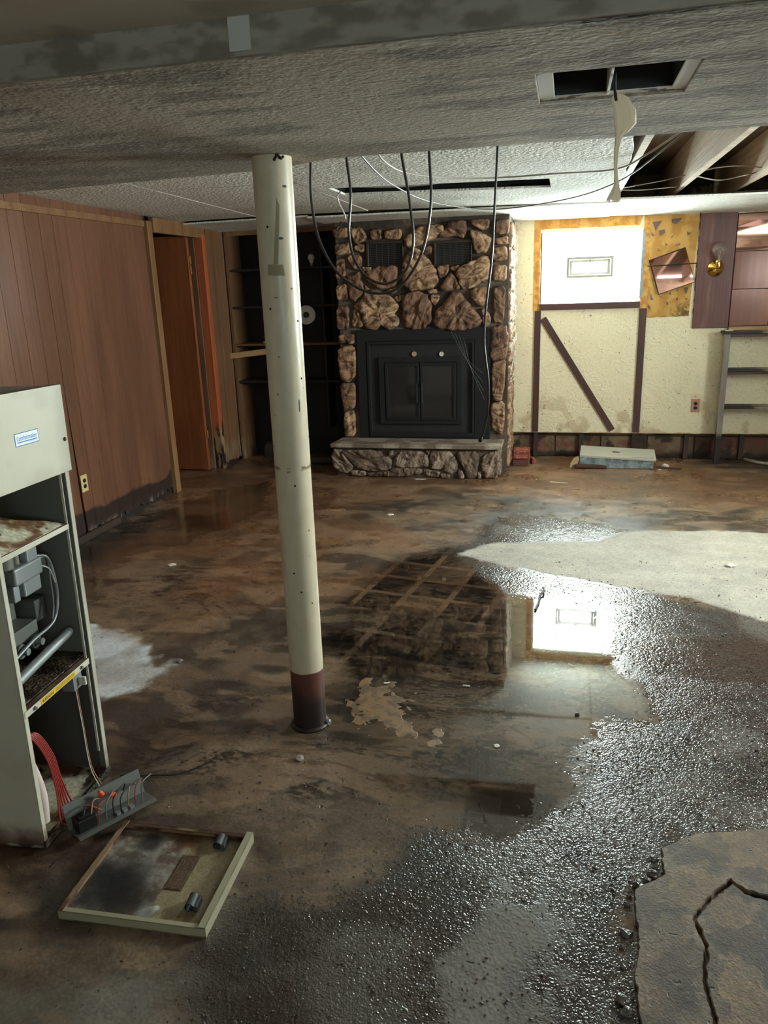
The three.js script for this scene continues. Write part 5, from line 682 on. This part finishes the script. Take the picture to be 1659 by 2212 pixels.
{
  const t = thing('wall_shelf_unit', 'low built-in shelf unit with rotted upright under the mirror tiles', 'shelf unit', [1.3, 0, -6.95]), X = x => x - 1.3, Z = z => z + 6.95;
  mesh('upright', bx(X(1.272), X(1.318), 0.0, 1.095, Z(-6.91), Z(-6.865), 0.003), grayWood, t); mesh('upright', bx(X(1.296), X(1.318), 0.0, 1.095, Z(-7.018), Z(-6.91), 0.002), wetStud, t); mesh('upright', bx(X(2.45), X(2.5), 0, 1.095, Z(-7.018), Z(-6.865), 0.002), grayWood, t);
  mesh('ledge', swapUV(bx(X(1.262), X(2.7), 1.097, 1.116, Z(-7.018), Z(-6.84), 0.003)), grayWood, t); mesh('ledge_strip', swapUV(bx(X(1.318), X(2.7), 1.116, 1.146, Z(-7.016), Z(-6.99), 0.002)), lumber, t); mesh('apron', swapUV(bx(X(1.318), X(2.45), 1.070, 1.096, Z(-6.888), Z(-6.87), 0.002)), brownPaint, t);
  for (const y of [0.786, 0.476]) mesh('shelf', swapUV(bx(X(1.319), X(2.45), y, y + 0.022, Z(-7.018), Z(-6.875), 0.003)), y > 0.6 ? grayWood : grayWood, t);
  mesh('cleat', swapUV(bx(X(1.319), X(2.45), 0.764, 0.785, Z(-6.90), Z(-6.88), 0.002)), brownPaint, t);
  const n = thing('paint_scrap', 'curled paint scrap on the end of the shelf unit ledge', 'scrap', [1.31, 1.117, -6.86]); mesh('flake', merge(bx(-0.04, 0.02, 0, 0.012, -0.012, 0.012, 0.004), bx(-0.03, 0.01, 0.008, 0.02, -0.006, 0.016, 0.005).rotateZ(0.3)), std({ color: hex(190, 176, 160), roughness: 0.9 }), n);
}
function outlet(name, lab, pos, ry, c, d) {
  const t = thing(name, lab, 'outlet', pos, ry); mesh('cover_plate', bx(-0.035, 0.035, -0.057, 0.057, 0, 0.006, 0.003), std({ color: c, roughness: 0.4 }), t);
  for (const y of [0.019, -0.019]) { const r = mesh('receptacle', lathe([[0, 0], [0.0165, 0], [0.0165, 0.0025], [0, 0.003]], 20).scale(1, 1, 0.85).rotateX(Math.PI / 2).translate(0, y, 0.006), d, t); mesh('slot', merge(bx(-0.007, -0.0045, y - 0.001, y + 0.007, 0.0085, 0.0096, 0), bx(0.0045, 0.007, y - 0.001, y + 0.007, 0.0085, 0.0096, 0), cyl([0, y - 0.008, 0.0085], [0, y - 0.008, 0.0096], 0.0022, 8)), std({ color: hex(8, 8, 8), roughness: 0.8 }), r); }
  mesh('screw', cyl([0, 0, 0.005], [0, 0, 0.0072], 0.003, 8), std({ color: hex(150, 130, 90), roughness: 0.4, metalness: 0.7 }), t); return t;
}
outlet('wall_outlet', 'cream duplex outlet on the brown board panelling', [-3.079, 0.378, -4.294], Math.PI / 2, hex(214, 192, 132), std({ color: hex(46, 36, 30), roughness: 0.4 }));
outlet('wall_outlet', 'pinkish brown duplex outlet on the cream stucco wall', [1.112, 0.483, -7.0195], 0, hex(176, 128, 104), std({ color: hex(34, 26, 24), roughness: 0.4 }));

/* ---------- things on the floor along the back wall ---------- */
{
  const t = thing('electrical_box', 'grey metal breaker box lying on the floor with its lid askew', 'electrical box', [0.455, 0, -6.765]); t.rotation.y = 0.01; const zinc = std({ ...surface(512, 128, 0.62, 0.155, (x, y) => { const q = fbm(x * 26, y * 26, 4); return [...sc3(mix3(C(160, 172, 172), C(118, 128, 130), ss(0.35, 0.65, q)), 0.9 + 0.2 * vn(x * 130, y * 130)), 0.4, q]; }), roughness: 0.42, metalness: 0.35 });
  mesh('box', merge(bx(-0.305, 0.30, 0.002, 0.098, 0.128, 0.131, 0.001), bx(-0.305, 0.30, 0.002, 0.098, -0.135, -0.132, 0.001), bx(-0.305, -0.302, 0.002, 0.098, -0.132, 0.13, 0.001), bx(0.297, 0.30, 0.002, 0.098, -0.132, 0.13, 0.001), bx(-0.302, 0.297, 0.002, 0.005, -0.132, 0.13, 0)), zinc, t);
  for (const [x, y, r] of [[-0.245, 0.05, 0.029], [-0.165, 0.066, 0.017], [-0.115, 0.06, 0.011], [-0.195, 0.024, 0.014], [-0.15, 0.024, 0.012], [0.10, 0.055, 0.010], [0.14, 0.066, 0.017], [0.215, 0.052, 0.033], [0.09, 0.028, 0.012], [0.15, 0.028, 0.012]]) { const k = mesh('knockout', new THREE.TorusGeometry(r, 0.0018, 6, 24).translate(x, y, 0.131), zinc, t); if (r > 0.016) mesh('inner_knockout', new THREE.TorusGeometry(r * 0.6, 0.0016, 6, 20).translate(x, y, 0.131), zinc, k); }
  const lid = mesh('lid', merge(bx(-0.30, 0.325, 0.0, 0.004, -0.13, 0.155, 0.001), bx(-0.30, 0.325, -0.012, 0.002, 0.152, 0.155, 0.001)), std({ color: hex(190, 186, 172), roughness: 0.45 }), t); lid.position.set(0.0, 0.112, -0.01); lid.rotation.set(0.10, -0.05, -0.035);
  mesh('badge', bx(-0.03, 0.03, 0.0038, 0.005, -0.005, 0.02, 0.0005), std({ color: hex(80, 76, 70), roughness: 0.4, metalness: 0.6 }), lid);
  const P = [[-0.30, 0.0], [-0.05, 0.0], [0.1, -0.005], [0.0, 0.02]]; solo('cardboard_roll', 'soggy brown cardboard roll in front of the breaker box', 'cardboard', tube([[0.115, 0.022, -6.60], [0.22, 0.02, -6.605], [0.31, 0.016, -6.612], [0.37, 0.008, -6.615]], 0.019, 20, 10).scale(1, 1, 1), std({ color: hex(72, 44, 34), roughness: 0.8 }));
  const c = solo('cardboard_scrap', 'torn pale cardboard scrap leaning at the breaker box corner', 'cardboard', metric(prism([[-0.035, 0], [0.02, 0.0], [0.055, 0.075], [0.04, 0.10], [0.0, 0.088], [-0.03, 0.04]], 0.012, 0.002)), std({ color: hex(170, 140, 106), roughness: 0.9 })); c.position.set(0.095, 0.001, -6.63); c.rotation.y = 0.4;
  const w = solo('wood_sliver', 'dark splintered wood sliver beside the breaker box', 'wood', metric(prism([[0, 0], [0.20, -0.01], [0.205, 0.004], [0.02, 0.03]], 0.009, 0.001)), wetStud); w.rotation.set(-Math.PI / 2 + 0.03, 0, -0.08); w.position.set(0.78, 0.003, -6.66);
}
const plasterChip = std({ color: hex(214, 204, 188), roughness: 0.9 });
const chip = (r, flat = 0.35) => { const g = new THREE.DodecahedronGeometry(r, 0), p = g.attributes.position; for (let i = 0; i < p.count; i++) { const k = 0.75 + 0.5 * vn(p.getX(i) * 300 + 9, p.getZ(i) * 300 + p.getY(i) * 200); p.setXYZ(i, p.getX(i) * k, p.getY(i) * k * flat, p.getZ(i) * k); } g.computeVertexNormals(); return metric(g); };
function bit(name, lab, cat, geo, mat, x, z, y = 0.004, ry = 0) { const m = solo(name, lab, cat, geo, mat); m.position.set(x, y, z); m.rotation.y = ry; return m; }
bit('plaster_chip', 'white plaster lump between the breaker box and the shelf unit', 'chip', chip(0.032, 0.6), plasterChip, 0.865, -6.72, 0.012);
bit('plaster_chip', 'small white plaster crumb beside the wood sliver', 'chip', chip(0.016), plasterChip, 0.80, -6.60, 0.004); bit('plaster_chip', 'flat pale chip on the floor nearest the hearth front', 'chip', bx(-0.045, 0.045, 0, 0.006, -0.008, 0.008, 0.002), plasterChip, -1.154, -6.09, 0.0005);
bit('paper_scrap', 'pale tan paper strip lying before the breaker box', 'paper', bx(-0.07, 0.07, 0, 0.002, -0.022, 0.022, 0.0005), std({ color: hex(176, 160, 132), roughness: 0.9 }), -0.02, -6.09, 0.0005, -0.25);
const clay = std({ ...surface(256, 128, 0.3, 0.15, (x, y) => { const q = fbm(x * 30, y * 30, 4); return [...sc3(mix3(C(178, 96, 76), C(120, 62, 50), ss(0.4, 0.62, q)), 0.9 + 0.2 * vn(x * 200, y * 200)), 0.85, q]; }, { bump: 0.003 }), roughness: 0.85 });
{ const b = bit('brick', 'pale red brick resting on top of the other brick', 'brick', bx(-0.072, 0.072, 0, 0.068, -0.105, 0.105, 0.006), clay, -0.352, -6.74, 0.068, 0.05); b.userData.group = 'two bricks beside the hearth'; const c = bit('brick', 'dark damp brick underneath at the side of the hearth', 'brick', bx(-0.068, 0.072, 0, 0.067, -0.105, 0.105, 0.006), std({ color: hex(104, 58, 50), roughness: 0.7 }), -0.355, -6.755, 0.0005, -0.03); c.userData.group = 'two bricks beside the hearth'; bit('brick_fragment', 'brick fragment against the side of the brick pair', 'brick', bx(-0.015, 0.02, 0, 0.045, -0.05, 0.05, 0.008), clay, -0.255, -6.79, 0.0005, 0.2); }
solo('hose', 'pale hose end curling on the floor under the shelf unit', 'hose', tube([[1.55, 0.014, -7.02], [1.585, 0.014, -6.96], [1.64, 0.014, -6.89], [1.74, 0.014, -6.85], [1.95, 0.014, -6.83], [2.2, 0.014, -6.9]], 0.0135, 60, 12), std({ color: hex(158, 152, 132), roughness: 0.5 }));
{ const g = stoneGeo([[-0.13, -0.07], [0.13, -0.08], [0.14, 0.05], [0.05, 0.10], [-0.10, 0.07]], 0.11, 66, 0.3); g.rotateX(-Math.PI / 2); g.translate(0, 0.03, 0); bit('rubble_lump', 'dark rubble lump inside the foot of the bookcase', 'rubble', g, std({ color: hex(70, 60, 54), roughness: 0.9 }), -2.72, -6.90, 0.0); }
bit('log', 'small round log lying against the hearth and bookcase', 'log', merge(cyl([-0.16, 0.04, 0.01], [0.13, 0.04, -0.01], 0.038, 18, 0.034)), wetStud, -2.10, -6.58, 0.0, 0.1);

/* ---------- litter on the open floor ---------- */
bit('cigarette_butt', 'white cigarette butt lying at the edge of the puddle', 'cigarette butt', cyl([-0.014, 0.004, 0], [0.014, 0.004, 0.003], 0.0038, 10), plasterChip, -0.345, -2.729, 0.0, 0.1);
bit('paint_flake', 'white paint flake above the ochre adhesive patch', 'flake', bx(-0.012, 0.012, 0, 0.002, -0.005, 0.005, 0.0005), plasterChip, -0.669, -2.701, 0.0005, 0.2);
bit('paint_flake', 'white paint flake in the near shallow of the puddle', 'flake', chip(0.012, 0.2), plasterChip, -0.191, -2.335, 0.002, 0.4);
bit('foil_scrap', 'crumpled silver foil scrap at the foot of the post', 'foil', chip(0.012, 1), std({ color: hex(190, 194, 200), roughness: 0.2, metalness: 0.9 }), -0.815, -2.365, 0.010);
bit('lint_tuft', 'grey lint tuft on the floor in front of the post', 'lint', chip(0.018, 0.45), std({ color: hex(150, 140, 128), roughness: 1 }), -0.849, -2.138, 0.005);
bit('pebble', 'small pebble right of the pale dry patch by the furnace', 'pebble', chip(0.015, 0.6), std({ color: hex(120, 112, 104), roughness: 0.8 }), -1.613, -2.731, 0.006);
bit('pebble', 'dark pebble alone in the middle of the puddle', 'pebble', chip(0.010, 0.7), std({ color: hex(50, 46, 44), roughness: 0.4 }), 0.085, -2.587, 0.004);
bit('wood_splinter', 'pale wood splinter on the dusty floor beyond the post', 'splinter', bx(-0.07, 0.07, 0, 0.005, -0.004, 0.004, 0.001), lumber, -1.60, -5.113, 0.0005, 0.12);
solo('twig', 'bent dark twig lying in the puddle over the window reflection', 'twig', tube([[-0.075, 0.012, -3.80], [-0.07, 0.016, -3.75], [-0.086, 0.010, -3.70], [-0.092, 0.007, -3.62], [-0.105, 0.006, -3.52]], 0.006, 30, 7), std({ color: hex(70, 58, 48), roughness: 0.5 }));
bit('plaster_chip', 'white plaster crumbs left of the post on the brown floor', 'chip', chip(0.03, 0.12), plasterChip, -2.26, -3.875, 0.002);
bit('plaster_chip', 'pale crumb on the dry concrete patch at the right', 'chip', chip(0.028, 0.4), plasterChip, 0.93, -4.30, 0.004); bit('plaster_chip', 'white chip beyond the post near the wood splinter', 'chip', chip(0.026, 0.2), plasterChip, -1.18, -5.05, 0.002);
{ // rubble crumbs along the broken topping's edge
  const r = mulberry(88), P = ZONES.slabA.slice(-7); for (let k = 0; k < 16; k++) { const i = Math.floor(r() * 6), t = r(), a = P[i], b = P[i + 1], q = 0.006 + r() * 0.012; const m = bit('concrete_crumb', 'small broken crumb of concrete along the edge of the topping', 'crumb', chip(q, 0.6), fNear, mix(a[0], b[0], t) - 0.01 - r() * 0.03, mix(a[1], b[1], t) + (r() - 0.5) * 0.02, q * 0.35, r() * 3); m.userData.group = 'crumbs along the broken topping'; }
}
{ // sand-sized grit all over the wet floor
  const r = mulberry(99), N = 5000, g = new THREE.IcosahedronGeometry(1, 0), im = new THREE.InstancedMesh(g, std({ color: hex(120, 108, 94), roughness: 0.35 }), N), M = new THREE.Matrix4(), q = new THREE.Quaternion(), col = new THREE.Color(); let n = 0;
  while (n < N) { const x = mix(-1.6, 1.3, r()), z = mix(-4.4, -1.0, r()); const gz = zone('grit', x, z); if (gz < -0.05 && r() > 0.10) continue; if (zone('puddle', x, z) > 0.05 && r() > 0.03) continue; if (zone('slabA', x, z) > 0 || zone('slabB', x, z) > 0) continue; const s = 0.0012 + 0.0028 * r() * r(); q.setFromEuler(new THREE.Euler(r() * 3, r() * 3, 0)); M.compose(new THREE.Vector3(x, s * 0.3, z), q, new THREE.Vector3(s * (0.8 + r()), s * 0.8, s * (0.8 + r()))); im.setMatrixAt(n, M); const v = 0.35 + 0.75 * r(); col.setRGB(v, v * 0.93, v * 0.85); im.setColorAt(n, col); n++; }
  im.name = 'grit'; im.castShadow = im.receiveShadow = true; im.userData = { label: 'fine wet sand grit scattered over the concrete', category: 'grit', kind: 'stuff' }; scene.add(im);
}
renderer.render(scene, camera);
